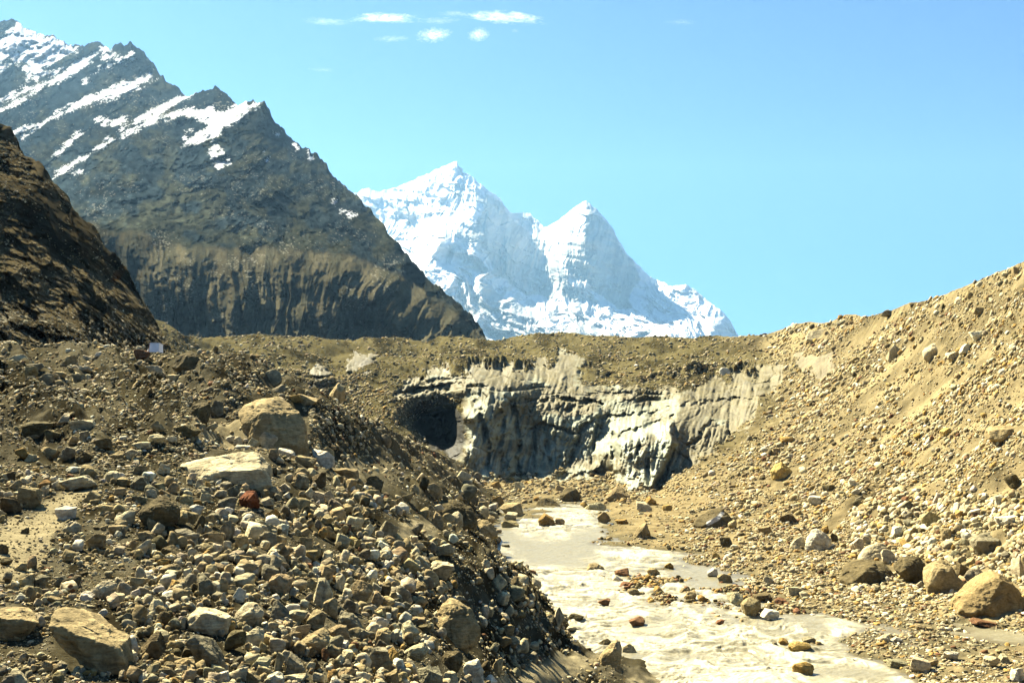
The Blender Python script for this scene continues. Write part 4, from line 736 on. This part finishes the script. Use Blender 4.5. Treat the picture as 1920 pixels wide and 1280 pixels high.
def ground_point(px, py):
    """the displaced ground point that the photo shows at this pixel"""
    for sh, k in ((S1, 1), (S2, 2)):
        q = py; p = None
        if not sh.inside(px, py, -14): continue
        for _ in range(14):
            p = sh.at(px, q); yy = float(project(p)[1]); q = q + np.clip(py - yy, -12, 12) * .7
        if k == 2 or p[2] > -0.15: return p, k
    return p, 2
SPECS = []
def rock_from_points(nm, tone, label, strata, pts, seed):
    rg = np.random.default_rng(seed)
    a = np.array(pts, float); cx, by = a[:, 0].mean(), a[:, 1].max()
    wpx, hpx = np.ptp(a[:, 0]), np.ptp(a[:, 1])
    g, _ = ground_point(cx, by - 0.04 * hpx); g = g.copy(); D0 = g[1]
    Wd = wpx * D0 / F
    A = world(a[:, 0], a[:, 1], D0 + (a[:, 2] + 0.12) * Wd)
    cpx = world(cx, a[:, 1].mean(), D0 + 0.3 * Wd)
    back = A.copy(); back = cpx + (back - cpx) * np.array([.72, 1, .72]); back[:, 1] = np.maximum(A[:, 1] + 0.35 * Wd, D0 + 0.72 * Wd)
    low = A[A[:, 2] < A[:, 2].min() + 0.35 * np.ptp(A[:, 2])].copy(); low[:, 2] -= 0.22 * np.ptp(A[:, 2]); low[:, 1] += 0.1 * Wd
    H = np.concatenate([A, back, low])
    bm = bmesh.new()
    for p in H: bm.verts.new(p)
    r = bmesh.ops.convex_hull(bm, input=bm.verts)
    bm.normal_update(); c0 = H.mean(0)
    n, o = [], []
    for f in bm.faces:
        nn = np.array(f.normal); d = nn @ (np.array(f.verts[0].co) - c0)
        if d < 0: nn, d = -nn, -d
        if f.calc_area() > 1e-7 * Wd * Wd: n.append(nn); o.append(max(d, 0.02 * Wd))
    bm.free()
    for _ in range(14):
        nn = rg.normal(0, 1, 3); nn /= np.linalg.norm(nn); n.append(nn); o.append(((H - c0) @ nn).max() * rg.uniform(.84, .95))
    sc_ = np.ptp(H, axis=0) / 2
    sub = 7 if wpx > 120 else 6 if wpx > 34 else 5
    dirs, Fc = ICO[sub]
    dv = dirs * sc_; dn = dv / np.linalg.norm(dv, axis=1, keepdims=True)
    V = dn * radial(dn, np.array(n), np.array(o), 90 if strata > .45 else 60)[:, None]
    R = np.linalg.norm(sc_) / 1.7
    ds, sh = detail(V / R, rg, wpx, strata * 1.6, 0.85)
    V = V + dn * (ds * R)[:, None]
    c = (np.array(PAL[tone]) * rg.uniform(.94, 1.06))[None] * np.clip(sh, .5, 1.4)[:, None]
    if label.startswith('largest boulder on'):      # rusty bedding band low on the dark face
        q = project(V + c0); t = sstep(5, -3, np.abs((q[1] - 815) + 0.42 * (q[0] - 560) + 4 * fbm(q[0] / 9, q[1] / 9, o=3, seed=3))) * sstep(530, 548, q[0])
        c = c * (1 - .7 * t[:, None]) + np.array((.24, .10, .03)) * .7 * t[:, None]
    if 'pyramid' in label: c = c * np.array([.8, .76, .7])
    if 'white streak' in label:
        q = project(V + c0); t = sstep(3.5, 1, segdist(q[0], q[1], [(1328, 981, 3), (1345, 972, 3), (1354, 962, 2)]))
        c = c * (1 - t[:, None]) + np.array((.7, .68, .62)) * t[:, None]
    if tone == 'r': c = c * np.array([.95, .68, .62])
    SPECS.append(dict(name=nm, V=V, F=Fc, C=c, loc=c0, label=label, tone=tone, shape='', px=cx, py=by - hpx / 2, w=wpx, h=hpx, by=by, mw=Wd, big=True))
for i, t in enumerate(BIG): rock_from_points(*t, seed=1000 + i)
for i, ln in enumerate(LIST.replace('\n', ';').split(';')):
    if not ln.strip(): continue
    cx, by, w_, h_, tone, shp = ln.split(); cx, by, w_, h_ = map(float, (cx, by, w_, h_))
    rg = np.random.default_rng(5000 + i)
    g, sh_ = ground_point(cx, by - 0.06 * h_); g = g.copy()
    if sh_ == 2 and g[2] < 0: g = world(cx, by - 0.04 * h_, water_D(by - 0.04 * h_)) if by > 930 else g
    D0 = g[1]; W, Hh = w_ * D0 / F, h_ * D0 / F
    n, o = shape_planes(shp, rg)
    sub = 6 if w_ > 40 else 5 if w_ > 22 else 4
    dirs, Fc = ICO[sub]
    V = dirs * radial(dirs, n, o, {'r': 16, 'b': 50, 'f': 45, 's': 50, 'w': 50}[shp])[:, None]
    if shp == 's':                                    # tilted slabs lean along their longer diagonal
        V = V * np.array([.62, .8, 1.0]); an = rg.choice([-1, 1]) * rg.uniform(.4, .8) if w_ < 1.6 * h_ else rg.choice([-1, 1]) * 1.1
        V = V @ np.array([[math.cos(an), 0, -math.sin(an)], [0, 1, 0], [math.sin(an), 0, math.cos(an)]])
    else:
        an = rg.normal(0, .22); V = V @ np.array([[math.cos(an), 0, -math.sin(an)], [0, 1, 0], [math.sin(an), 0, math.cos(an)]])
    ds, sh = detail(V, rg, w_, 0.7 if shp in 'sfb' else 0.3, 1.0)
    V = V + dirs * ds[:, None]
    mn, mx_ = V.min(0), V.max(0)
    V = (V - (mn + mx_) / 2) / (mx_ - mn)
    extra = 1.22                                      # the part sunk in the ground
    V = V * np.array([W, max(W * rg.uniform(.7, .95), Hh * .7), Hh * extra])
    loc = g + np.array([0, 0.16 * W, Hh / 2 - (extra - 1) * Hh * 0.5])
    c = tint(rg, PAL[tone], 0.10)[None] * np.clip(sh, .5, 1.4)[:, None]
    mw = max(W, Hh)
    SPECS.append(dict(name='boulder' if mw > 1.6 else 'rock' if mw > 0.55 else 'stone', V=V, F=Fc, C=c, loc=loc, label=None, tone=tone, shape=shp, px=cx, py=by - h_ / 2, w=w_, h=h_, by=by, mw=mw, big=False))
# --- labels: look, then where it lies against a landmark that can be found
TONE = {'p': 'pale cream', 't': 'tan', 'g': 'grey', 'd': 'dark brown', 'o': 'ochre', 'r': 'reddish brown', 'y': 'yellow', 'w': 'whitish'}
SHAPE = {'b': 'blocky', 'r': 'rounded', 'f': 'flat', 'w': 'wedge-shaped', 's': 'slab-like'}
LM = [('the largest moraine boulder', 515, 795), ('the long cream slab', 412, 878), ('the big grooved slab', 165, 1200), ('the rounded edge boulder', 20, 1170), ('the squared cream block', 390, 1165), ('the tilted pale stone', 463, 1152), ('the jagged leaning rock', 384, 1225), ('the long ridged stone', 585, 1201),
      ('the pitted triangular boulder', 855, 1166), ('the mottled dark boulder', 296, 960), ('the rust red rock', 466, 936), ('the dark bank boulder', 855, 960), ('the triangular bank boulder', 911, 989), ('the lone river boulder', 1117, 1066), ('the egg-shaped boulder', 1145, 1223), ('the waterside boulder row', 1690, 1080), ('the pyramid boulder', 1862, 1116),
      ('the flat-topped grey boulder', 1860, 1016), ('the speckled white boulder', 1536, 1012), ('the half-buried streaked boulder', 1336, 972), ('the upright tan wedge', 1205, 996), ('the lone yellow boulder', 1467, 882), ('the jutting edge boulder', 1890, 810), ('the cracked pale block', 1752, 657), ('the river head boulder', 1070, 928), ('the split bank boulder', 960, 956),
      ('the ochre crest boulder', 347, 677), ('the dark square-cut block', 700, 904), ('the sandy path', 90, 1000), ('the white skyline boulder', 1535, 626)]
def sector(dx, dy):
    ax, ay = abs(dx), abs(dy)
    if ax > 2.2 * ay: return 'left of' if dx < 0 else 'right of'
    if ay > 2.2 * ax: return 'above' if dy < 0 else 'below'
    return ('above left of' if dx < 0 else 'above right of') if dy < 0 else ('below left of' if dx < 0 else 'below right of')
pend = [s for s in SPECS if not s['label']]
for s in pend:
    k = min(LM, key=lambda l: math.hypot(l[1] - s['px'], (l[2] - s['py']) * 1.3)); s['lm'] = k
    s['dist'] = math.hypot(k[1] - s['px'], (k[2] - s['py']) * 1.3)
    s['stem'] = '%s %s %s %s %s' % (TONE[s['tone']], SHAPE[s['shape']], s['name'], sector(s['px'] - k[1], s['py'] - k[2]), k[0])
ORD = ['nearest', 'second nearest', 'third nearest', 'fourth nearest', 'fifth nearest', 'sixth nearest']
stems = {}
for s in pend: stems.setdefault(s['stem'], []).append(s)
for st_, ls in stems.items():
    ls.sort(key=lambda s: s['dist'])
    if len(ls) == 1: ls[0]['label'] = st_; continue
    ws = sorted(range(len(ls)), key=lambda i: ls[i]['w'])
    if len(ls) == 2 and ls[ws[1]]['w'] > 1.35 * ls[ws[0]]['w']:
        ls[ws[0]]['label'] = 'smaller ' + st_; ls[ws[1]]['label'] = 'larger ' + st_; continue
    for i, s in enumerate(ls): s['label'] = st_ + (', farthest of %d' % len(ls) if i == len(ls) - 1 and i else ', %s of them' % ORD[min(i, 5)])
for s in SPECS:
    me = make_mesh(s['name'], s['V'], s['F'], s['C'])
    o = link(s['name'], me, M_STONE, loc=s['loc'])
    gname = 'boulders, rocks and stones on the left moraine mound' if S1.inside(s['px'], s['by'], 2) and S1.at(s['px'], s['by'])[2] > -0.15 else ('boulders and stones by the river' if s['by'] > 900 and s['loc'][2] < 1.2 else 'boulders and stones on the right slope and glacier')
    tag(o, s['label'], s['name'], gname)

# ================================================================= countless smaller stones: one mass
PROT = []
for i in range(40):
    rg = np.random.default_rng(9000 + i)
    sub = 2 if i % 2 else 3
    dirs, Fc = ICO[sub]
    n, o = shape_planes('bbrwfs'[i // 2 % 6], rg)
    V = dirs * radial(dirs, n, o, 45 if i % 4 < 2 else 20)[:, None]
    ds, sh = detail(V, rg, 10, .4, .9); V = V + dirs * ds[:, None]
    V = (V - (V.min(0) + V.max(0)) / 2) / (np.ptp(V, axis=0).max() / 2)
    PROT.append((V.astype(np.float32), Fc, sh.astype(np.float32)))
PH = [p for p in PROT if len(p[0]) > 100]; PM = [p for p in PROT if len(p[0]) <= 100]
bmv = bmesh.new(); bmesh.ops.create_icosphere(bmv, subdivisions=1, radius=1); IV1 = np.array([v.co[:] for v in bmv.verts]); IF1 = np.array([[v.index for v in f.verts] for f in bmv.faces]); bmv.free()
PL_ = []
for i in range(30):
    rg = np.random.default_rng(9500 + i); V = IV1 * (1 + rg.normal(0, .13, (len(IV1), 1))) * rg.uniform(.75, 1.15, 3)
    PL_.append((V.astype(np.float32), IF1, np.ones(len(V), np.float32)))
occ = np.zeros((700, 1200), bool)         # keep the mass clear of the individual rocks (2 px cells)
gy_, gx_ = np.mgrid[0:700, 0:1200]
for s in SPECS:
    cx_, cy_ = s['px'] / 2 + 50, s['py'] / 2; rx, ry = max(s['w'] / 4 * .86, 1), max(s['h'] / 4 * .86, 1)
    x0, x1, y0, y1 = int(max(cx_ - rx - 2, 0)), int(cx_ + rx + 3), int(max(cy_ - ry - 2, 0)), int(cy_ + ry + 3)
    sl = np.s_[y0:y1, x0:x1]
    occ[sl] |= ((gx_[sl] - cx_) / rx) ** 2 + ((gy_[sl] - cy_) / ry) ** 2 < 1
BV, BF, BC = [], [], []; voff = 0
def place(sheet, px, py, spx, cols, sink=0.3, flat=0.75, zmin=None):
    """set stones of pixel size spx on a sheet"""
    global voff
    P = sheet.at(px, py); Nn = sheet.at(px, py, sheet.N); Nn /= np.linalg.norm(Nn, axis=-1, keepdims=True)
    R = spx * P[:, 1] / F / 2
    for i in range(len(px)):
        pr = PH if spx[i] > 15 else PM if spx[i] > 6.0 else PL_
        V, Fc, sh = pr[RNG.integers(len(pr))]
        a = RNG.uniform(0, 6.283); ca, sa = math.cos(a), math.sin(a)
        sx, sy, sz = RNG.uniform(.75, 1.25), RNG.uniform(.7, 1.1), flat * RNG.uniform(.65, 1.25)
        X = V[:, 0] * sx; Y = V[:, 1] * sy; Z = V[:, 2] * sz
        tl = RNG.normal(0, .35); ct, stt = math.cos(tl), math.sin(tl)
        X, Z = X * ct - Z * stt, X * stt + Z * ct
        Q = np.stack([X * ca - Y * sa, X * sa + Y * ca, Z], 1)
        nz_ = Nn[i]
        tx = np.array([1, 0, -nz_[0] / max(nz_[2], .3)]); tx /= np.linalg.norm(tx); ty = np.cross(nz_, tx)
        Q = (Q[:, :1] * tx + Q[:, 1:2] * ty + Q[:, 2:] * nz_) * R[i] + P[i] + nz_ * R[i] * sz * (0.75 - 1.5 * sink)
        BV.append(Q.astype(np.float32)); BF.append(Fc + voff); voff += len(V)
        BC.append((cols[i][None] * np.clip(sh, .6, 1.35)[:, None]).astype(np.float32))
def pick(n, table):
    ks = list(table); pr = np.array([table[k] for k in ks], float); pr /= pr.sum()
    idx = RNG.choice(len(ks), n, p=pr); base = np.array([PAL[k] for k in ks])[idx]
    return np.clip(base * (1 + RNG.normal(0, .16, (n, 1))) * (1 + RNG.normal(0, .022, (n, 3))), .03, .85)
def sample(n, sheet, x0, x1, y0, y1, smin, smax, ex, dens, m=1):
    px = RNG.uniform(x0, x1, n); py = RNG.uniform(y0, y1, n)
    ok = sheet.inside(px, py, m); px, py = px[ok], py[ok]
    k = RNG.uniform(0, 1, len(px)) < dens(px, py); px, py = px[k], py[k]
    u = RNG.uniform(0, 1, len(px)); e = 1 - ex
    s = (smin ** e + u * (smax ** e - smin ** e)) ** (1 / e)
    k = ~occ[np.clip((py / 2).astype(int), 0, 699), np.clip((px / 2 + 50).astype(int), 0, 1199)]
    return px[k], py[k], s[k]
def clump(px, py, a, b, seed): return fbm(px / a, py / b, o=3, seed=seed)
SANDM = lambda px, py: S1.at(px, py, S1.sand)
# left mound: packed cobbles in the middle, finer rubble on the back slope and on the spur
up1 = lambda px, py: (S1.at(px, py)[..., 2] > -.1)
d1 = lambda px, py: np.clip((0.66 + 0.75 * clump(px, py, 60, 38, 201)) * (1 - 0.97 * SANDM(px, py)), 0, 1) * up1(px, py)
cob = lambda px, py: sstep(250, 330, px + (py - 1000) * .25) * sstep(830, 760, px - (py - 1000) * .3) * sstep(880, 930, py)
px, py, s = sample(8500, S1, -90, 1000, 885, 1300, 10, 33, 2.9, lambda a, b_: np.clip(0.25 + 0.75 * cob(a, b_), 0, 1) * d1(a, b_)); place(S1, px, py, s, pick(len(px), dict(p=4, t=4, g=2, d=1.2, w=1.4, o=.25, r=.1)), flat=1.05, sink=.1)
px, py, s = sample(15000, S1, -90, 1130, 880, 1310, 5.5, 13, 2.2, d1); place(S1, px, py, s, pick(len(px), dict(p=4, t=4, g=2, d=1.6, w=1.2, o=.3, r=.15)), flat=.8)
px, py, s = sample(24000, S1, -90, 940, 640, 890, 4.2, 14, 2.6, lambda a, b_: np.clip(.62 + .5 * clump(a, b_, 50, 30, 203), 0, 1) * (1 - .6 * sstep(650, 720, a)) * (1 - .8 * SANDM(a, b_))); place(S1, px, py, s, pick(len(px), dict(p=3, t=4, g=2.4, d=2, w=.7, o=.3, r=.12)))
px, py, s = sample(48000, S1, -90, 1180, 640, 1310, 2.6, 5.5, 2.0, lambda a, b_: np.clip(.8 + .4 * clump(a, b_, 60, 40, 204), 0, 1) * (1 - .9 * SANDM(a, b_)) * up1(a, b_)); place(S1, px, py, s, pick(len(px), dict(p=3, t=4, g=2.4, d=2, w=.9, o=.3, r=.12)))
px, py, s = sample(3000, S1, -60, 200, 930, 1090, 2.5, 7, 2.2, lambda a, b_: .35 * (SANDM(a, b_) > .4)); place(S1, px, py, s, pick(len(px), dict(t=3, d=2, g=2)))
# right slope, gravel bank and bars
notice = lambda a, b_: 1 - np.clip(S2.at(a, b_, S2.ice) + S2.at(a, b_, S2.cave), 0, 1)
dry = lambda a, b_: (S2.at(a, b_)[..., 2] > -0.03).astype(float)
qd = lambda a, b_: .55 + .6 * fbm((a * .62 + b_ * .78) / 22, (a * .78 - b_ * .62) / 150, o=3, seed=205)
slope_m = lambda a, b_: sstep(1340, 1480, a + (b_ - 760) * .45)
px, py, s = sample(84000, S2, 1180, 2200, 400, 1130, 4.2, 15, 2.8, lambda a, b_: np.clip(qd(a, b_) * (.35 + .65 * sstep(560, 900, b_)), 0, 1) * notice(a, b_) * dry(a, b_) * slope_m(a, b_)); place(S2, px, py, s, pick(len(px), dict(p=4, t=5, g=1, d=1, w=1.3, o=1.6, r=.4)))
px, py, s = sample(80000, S2, 1180, 2200, 400, 1130, 2.6, 4.6, 2.0, lambda a, b_: np.clip(qd(a, b_) + .1, 0, 1) * notice(a, b_) * dry(a, b_) * slope_m(a, b_)); place(S2, px, py, s, pick(len(px), dict(p=3, t=5, g=1, d=1, w=1, o=1.5, r=.3)))
px, py, s = sample(2600, S2, 1600, 1990, 930, 1110, 9, 21, 2.6, lambda a, b_: np.clip(.75 + .4 * clump(a, b_, 50, 30, 207), 0, 1) * sstep(1560, 1680, a + (b_ - 940) * .6) * dry(a, b_)); place(S2, px, py, s, pick(len(px), dict(p=4, t=4, g=1.2, d=1, w=1.6, o=1.2, r=.3)))
px, py, s = sample(17000, S2, 900, 1760, 900, 1345, 3.2, 10, 2.4, lambda a, b_: np.clip(.75 + .5 * clump(a, b_, 60, 14, 208), 0, 1) * (S2.at(a, b_)[..., 2] > -0.12) * (S2.at(a, b_)[..., 2] < 1.5)); place(S2, px, py, s, pick(len(px), dict(p=3, t=4, g=1, d=1.4, w=1, o=2, r=.9)), flat=.5)
px, py, s = sample(16000, S2, 1380, 1990, 1085, 1345, 4, 15, 2.5, lambda a, b_: np.clip(.7 + .6 * clump(a, b_, 60, 16, 209), 0, 1) * (S2.at(a, b_)[..., 2] > -0.16)); place(S2, px, py, s, pick(len(px), dict(p=4, t=4, g=1.6, d=1.4, w=2, o=1, r=.7)), flat=.5)
px, py, s = sample(2200, S2, 930, 1560, 960, 1290, 3.5, 13, 2.3, lambda a, b_: .5 * np.clip(.3 + 1.2 * clump(a, b_, 60, 16, 210), 0, 1) * (S2.at(a, b_)[..., 2] > -0.45)); place(S2, px, py, s, pick(len(px), dict(t=3, d=2, r=2, o=2)), flat=.8, sink=.1)
bars = lambda a, b_: (inpoly(a, b_, BAR) | inpoly(a, b_, BAR2)).astype(float)
px, py, s = sample(9000, S2, 1100, 1580, 1060, 1230, 5, 15, 2.2, lambda a, b_: bars(a, b_) * np.clip((S2.at(a, b_)[..., 2] + .38) * 2.2, 0, .75)); place(S2, px, py, s, pick(len(px), dict(t=4, d=2.4, r=2.4, o=2.4, p=1)), flat=.75, sink=.05)
# glacier top and foot
px, py, s = sample(60000, S2, 280, 1560, 600, 930, 2.6, 9, 2.7, lambda a, b_: np.clip(.6 + .5 * clump(a, b_, 60, 18, 211), 0, 1) * notice(a, b_) * (1 - slope_m(a, b_)) * (S2.at(a, b_)[..., 2] > -.02)); place(S2, px, py, s, pick(len(px), dict(p=2, t=5, g=2, d=2.4, o=.6, w=.4)))
px, py, s = sample(1500, S2, 870, 1240, 872, 945, 5, 15, 2.4, lambda a, b_: .55 * notice(a, b_) * dry(a, b_)); place(S2, px, py, s, pick(len(px), dict(p=2, t=5, g=2, d=2, o=1)))
# foot of the dark hill
px, py, s = sample(9000, S3, -60, 330, 260, 690, 2.3, 6, 2.4, lambda a, b_: np.clip(.35 + .9 * fbm((a * .6 + b_ * .8) / 60, (a * .8 - b_ * .6) / 14, o=3, seed=219), 0, 1)); place(S3, px, py, s, pick(len(px), dict(p=2, t=4, g=2, d=3, w=.5)))
px, py, s = sample(3500, S3, -60, 330, 560, 690, 2.6, 9, 2.6, lambda a, b_: sstep(570, 660, b_) * .8); place(S3, px, py, s, pick(len(px), dict(p=2, t=4, g=2, d=3, w=.5)))
V = np.concatenate(BV); Fc = np.concatenate(BF); Cc = np.concatenate(BC)
print('rubble stones', len(BV), 'verts', len(V), 'individual', len(SPECS))
tag(link('rubble', make_mesh('rubble', V, Fc, Cc), M_STONE), 'countless small stones strewn over the mound, banks, slope and glacier', 'rubble', kind='stuff')
# ================================================================= small canvas shelter behind the mound crest
tp = world(289, 657, 100.0)
root = bpy.data.objects.new('tent', None); COL.objects.link(root); root.location = tp - np.array([0, 0, 0.15])
tag(root, 'small white and grey canvas shelter pitched behind the left mound crest', 'tent')
k = 100.0 / F
def panel(nm, pts, mat, th=0.03):
    bm = bmesh.new(); vs = [bm.verts.new(p) for p in pts]; bm.faces.new(vs)
    bmesh.ops.subdivide_edges(bm, edges=bm.edges, cuts=5, use_grid_fill=True)
    for v in bm.verts: v.co.y += 0.025 * math.sin(7 * v.co.x + 5 * v.co.z) + 0.01 * math.sin(19 * v.co.z)
    bmesh.ops.recalc_face_normals(bm, faces=bm.faces); bmesh.ops.solidify(bm, geom=bm.faces[:], thickness=th)
    me = bpy.data.meshes.new(nm); bm.to_mesh(me); bm.free(); return link(nm, me, mat, root)
def plain(nm, c, r=.8):
    m, nt, b = new_mat(nm); n = nt.nodes.new('ShaderNodeTexNoise'); n.inputs['Scale'].default_value = 4
    mx = nt.nodes.new('ShaderNodeMix'); mx.data_type = 'RGBA'; mx.inputs['A'].default_value = (*[q * .85 for q in c], 1); mx.inputs['B'].default_value = (*c, 1)
    nt.links.new(n.outputs['Fac'], mx.inputs['Factor']); nt.links.new(mx.outputs['Result'], b.inputs['Base Color']); b.inputs['Roughness'].default_value = r; return m
mw_, mg_, mb_ = plain('white_canvas', (.78, .78, .80)), plain('grey_canvas', (.28, .30, .34)), plain('brown_trim', (.25, .15, .10))
panel('white_wall', [(-10 * k, 0, 0), (8 * k, 0.1, 0), (8 * k, 0.15, 17 * k), (-9 * k, .05, 17 * k)], mw_)
panel('grey_wall', [(-20 * k, .9, 0), (-10.6 * k, .02, 0), (-9.6 * k, .06, 17 * k), (-15 * k, .9, 16 * k)], mg_)
panel('back_wall', [(-20 * k, .95, 0), (10 * k, 1.1, 0), (9 * k, 1.1, 15 * k), (-15 * k, .95, 15.5 * k)], mg_)
panel('roof', [(-16 * k, .95, 16.2 * k), (-9.6 * k, .0, 17.6 * k), (9 * k, .1, 17.6 * k), (10 * k, 1.15, 15.4 * k)], mw_)
panel('end_wall', [(8.2 * k, .12, 0), (10 * k, 1.08, 0), (9.2 * k, 1.08, 15 * k), (8.2 * k, .16, 16.8 * k)], mw_)
panel('trim_strip', [(-10.8 * k, -.04, 0), (-9.2 * k, -.04, 0), (-8.2 * k, -.02, 17 * k), (-9.8 * k, -.02, 17 * k)], mb_)

# ================================================================= thin clouds, beyond and above the hazy air
def cloud(cx, cy, wpx, hpx, dens, label, tilt=0.0, Dp=15500.0, seed=0):
    wpx, hpx = wpx * 1.25, hpx * .85
    c = world(cx, cy, Dp); W, H = wpx * Dp / F / 2, hpx * Dp / F / 2
    dirs, Fc = ICO[5]
    a = dirs * 2 + seed
    r = 1 + .22 * fbm(a[:, 0], a[:, 1], a[:, 2], o=3, seed=seed)
    V = dirs * r[:, None] * np.array([W, max(H * 2, W * .3), H * 1.2]); V[:, 2] += V[:, 0] * tilt
    m = bpy.data.materials.new('cloud_vapour'); m.use_nodes = True; nt = m.node_tree; nt.nodes.clear(); N, L = nt.nodes.new, nt.links.new
    out = N('ShaderNodeOutputMaterial'); pv = N('ShaderNodeVolumePrincipled'); L(pv.outputs[0], out.inputs['Volume'])
    tc = N('ShaderNodeTexCoord'); mp = N('ShaderNodeMapping'); L(tc.outputs['Object'], mp.inputs['Vector'])
    mp.inputs['Scale'].default_value = (1 / W, 1 / max(H * 2, W * .3), 1 / H)
    ln = N('ShaderNodeVectorMath'); ln.operation = 'LENGTH'; L(mp.outputs[0], ln.inputs[0])
    mp2 = N('ShaderNodeMapping'); L(tc.outputs['Object'], mp2.inputs['Vector']); mp2.inputs['Scale'].default_value = (2.0 / W, 2.5 / W, 1.5 / (H * 1.2 + W * .02)); mp2.inputs['Location'].default_value = (seed, seed * .7, 0); mp2.inputs['Rotation'].default_value = (0, -tilt * 1.3, 0)
    nz = N('ShaderNodeTexNoise'); nz.inputs['Scale'].default_value = 2.0; nz.inputs['Detail'].default_value = 5; nz.inputs['Roughness'].default_value = .68; nz.inputs['Distortion'].default_value = .8; L(mp2.outputs[0], nz.inputs['Vector'])
    s0 = N('ShaderNodeMath'); s0.operation = 'MULTIPLY_ADD'; L(nz.outputs['Fac'], s0.inputs[0]); s0.inputs[1].default_value = 3.6; s0.inputs[2].default_value = -1.42
    s1 = N('ShaderNodeMath'); s1.operation = 'MULTIPLY_ADD'; L(ln.outputs['Value'], s1.inputs[0]); s1.inputs[1].default_value = -.5; L(s0.outputs[0], s1.inputs[2])
    mr = N('ShaderNodeMapRange'); mr.inputs['From Min'].default_value = -.05; mr.inputs['From Max'].default_value = .75; mr.inputs['To Min'].default_value = 0; mr.inputs['To Max'].default_value = dens * 1.15; L(s1.outputs[0], mr.inputs['Value'])
    L(mr.outputs['Result'], pv.inputs['Density']); pv.inputs['Color'].default_value = (.98, .98, 1, 1); pv.inputs['Anisotropy'].default_value = .55
    o = link('cloud', make_mesh('cloud', V, Fc), m, loc=c); tag(o, label, 'cloud', 'thin wispy clouds high in the sky')
for i, a in enumerate([(722, 34, 110, 15, .0030, 'bright oval wisp of cloud at the left of the cloud row', .02), (822, 39, 70, 9, .0012, 'faint thin cloud streak between two brighter wisps', .05), (945, 33, 130, 20, .0026, 'longest bright cloud wisp sloping down at the right end', -.10), (855, 26, 60, 8, .0012, 'faint upper cloud thread just left of the longest wisp', -.05),
                       (735, 73, 62, 10, .0013, 'dim cloud wisp just below the bright oval one', .04), (814, 66, 56, 24, .0022, 'puffy lower cloud wisp in the middle', .15), (897, 65, 34, 24, .0020, 'small ragged cloud tuft right of the puffy wisp', .2), (612, 41, 84, 12, .0008, 'very faint cloud streak left of all the others', -.08), (602, 131, 44, 7, .0009, 'lowest faint cloud streak near the dark mountain', -.06), (1278, 42, 54, 9, .0008, 'lone faint cloud streak in the right half of the sky', -.04), (966, 58, 14, 8, .0010, 'tiny cloud speck under the longest wisp', 0)]):
    cloud(*a[:5], a[5], a[6], seed=11 + i * 7)

# ================================================================= air
HAZE_D = 3.4e-5
bm = bmesh.new(); bmesh.ops.create_cube(bm, size=1.0); me = bpy.data.meshes.new('haze'); bm.to_mesh(me); bm.free()
hz_ = bpy.data.objects.new('haze', me); COL.objects.link(hz_)
x0, x1, y0, y1, z0, z1 = -9100, 9100, -3100, 10400, -60, 2700
hz_.location = ((x0 + x1) / 2, (y0 + y1) / 2, (z0 + z1) / 2); hz_.scale = (x1 - x0, y1 - y0, z1 - z0)
m = bpy.data.materials.new('hazy_air'); m.use_nodes = True; nt = m.node_tree; nt.nodes.clear()
out = nt.nodes.new('ShaderNodeOutputMaterial'); pv = nt.nodes.new('ShaderNodeVolumePrincipled'); nt.links.new(pv.outputs[0], out.inputs['Volume'])
pv.inputs['Color'].default_value = (0.32, 0.62, 1.0, 1); pv.inputs['Density'].default_value = HAZE_D; pv.inputs['Anisotropy'].default_value = 0.25
me.materials.append(m); tag(hz_, 'thin bluish mountain haze filling the valley', 'haze', kind='stuff')

# ================================================================= sun, sky, camera
SUN_AZ, SUN_EL = math.radians(-42), math.radians(45)       # azimuth from +Y, negative = to the left
to_sun = Vector((math.sin(SUN_AZ) * math.cos(SUN_EL), math.cos(SUN_AZ) * math.cos(SUN_EL), math.sin(SUN_EL)))
ld = bpy.data.lights.new('sun', 'SUN'); ld.energy = 5.0; ld.angle = math.radians(0.5); ld.color = (1.0, 0.92, 0.70)
lo = bpy.data.objects.new('sun', ld); COL.objects.link(lo); lo.rotation_euler = (-to_sun).to_track_quat('-Z', 'Y').to_euler(); lo.location = (-60, 40, 90)
wd = bpy.data.worlds.new('World'); SC.world = wd; wd.use_nodes = True; nt = wd.node_tree
sk = nt.nodes.new('ShaderNodeTexSky'); sk.sky_type = 'NISHITA'; sk.sun_disc = False; sk.sun_elevation = SUN_EL; sk.sun_rotation = SUN_AZ; sk.altitude = 1500; sk.air_density = 1.1; sk.dust_density = 0.9; sk.ozone_density = 2.0
bg = nt.nodes['Background']; bg.inputs['Strength'].default_value = 0.05; tn = nt.nodes.new('ShaderNodeVectorMath'); tn.operation = 'MULTIPLY'; tn.inputs[1].default_value = (0.138, 0.272, 0.435); nt.links.new(sk.outputs[0], tn.inputs[0]); nt.links.new(tn.outputs[0], bg.inputs['Color'])
cam = bpy.data.cameras.new('camera'); cam.sensor_width = 36; cam.lens = 36 * F / 1920; cam.clip_start = 0.1; cam.clip_end = 60000
co = bpy.data.objects.new('camera', cam); COL.objects.link(co); co.location = (0, 0, HC); co.rotation_euler = (math.pi / 2 + PITCH, 0, 0); SC.camera = co
SC.render.engine = 'CYCLES'
SC.view_settings.view_transform = 'Standard'; SC.view_settings.look = 'None'; SC.view_settings.exposure = 2.66; SC.view_settings.gamma = 1
SC.cycles.max_bounces = 6; SC.cycles.diffuse_bounces = 1; SC.cycles.volume_bounces = 0; SC.cycles.use_denoising = True
SC.render.resolution_x = 1024; SC.render.resolution_y = 682
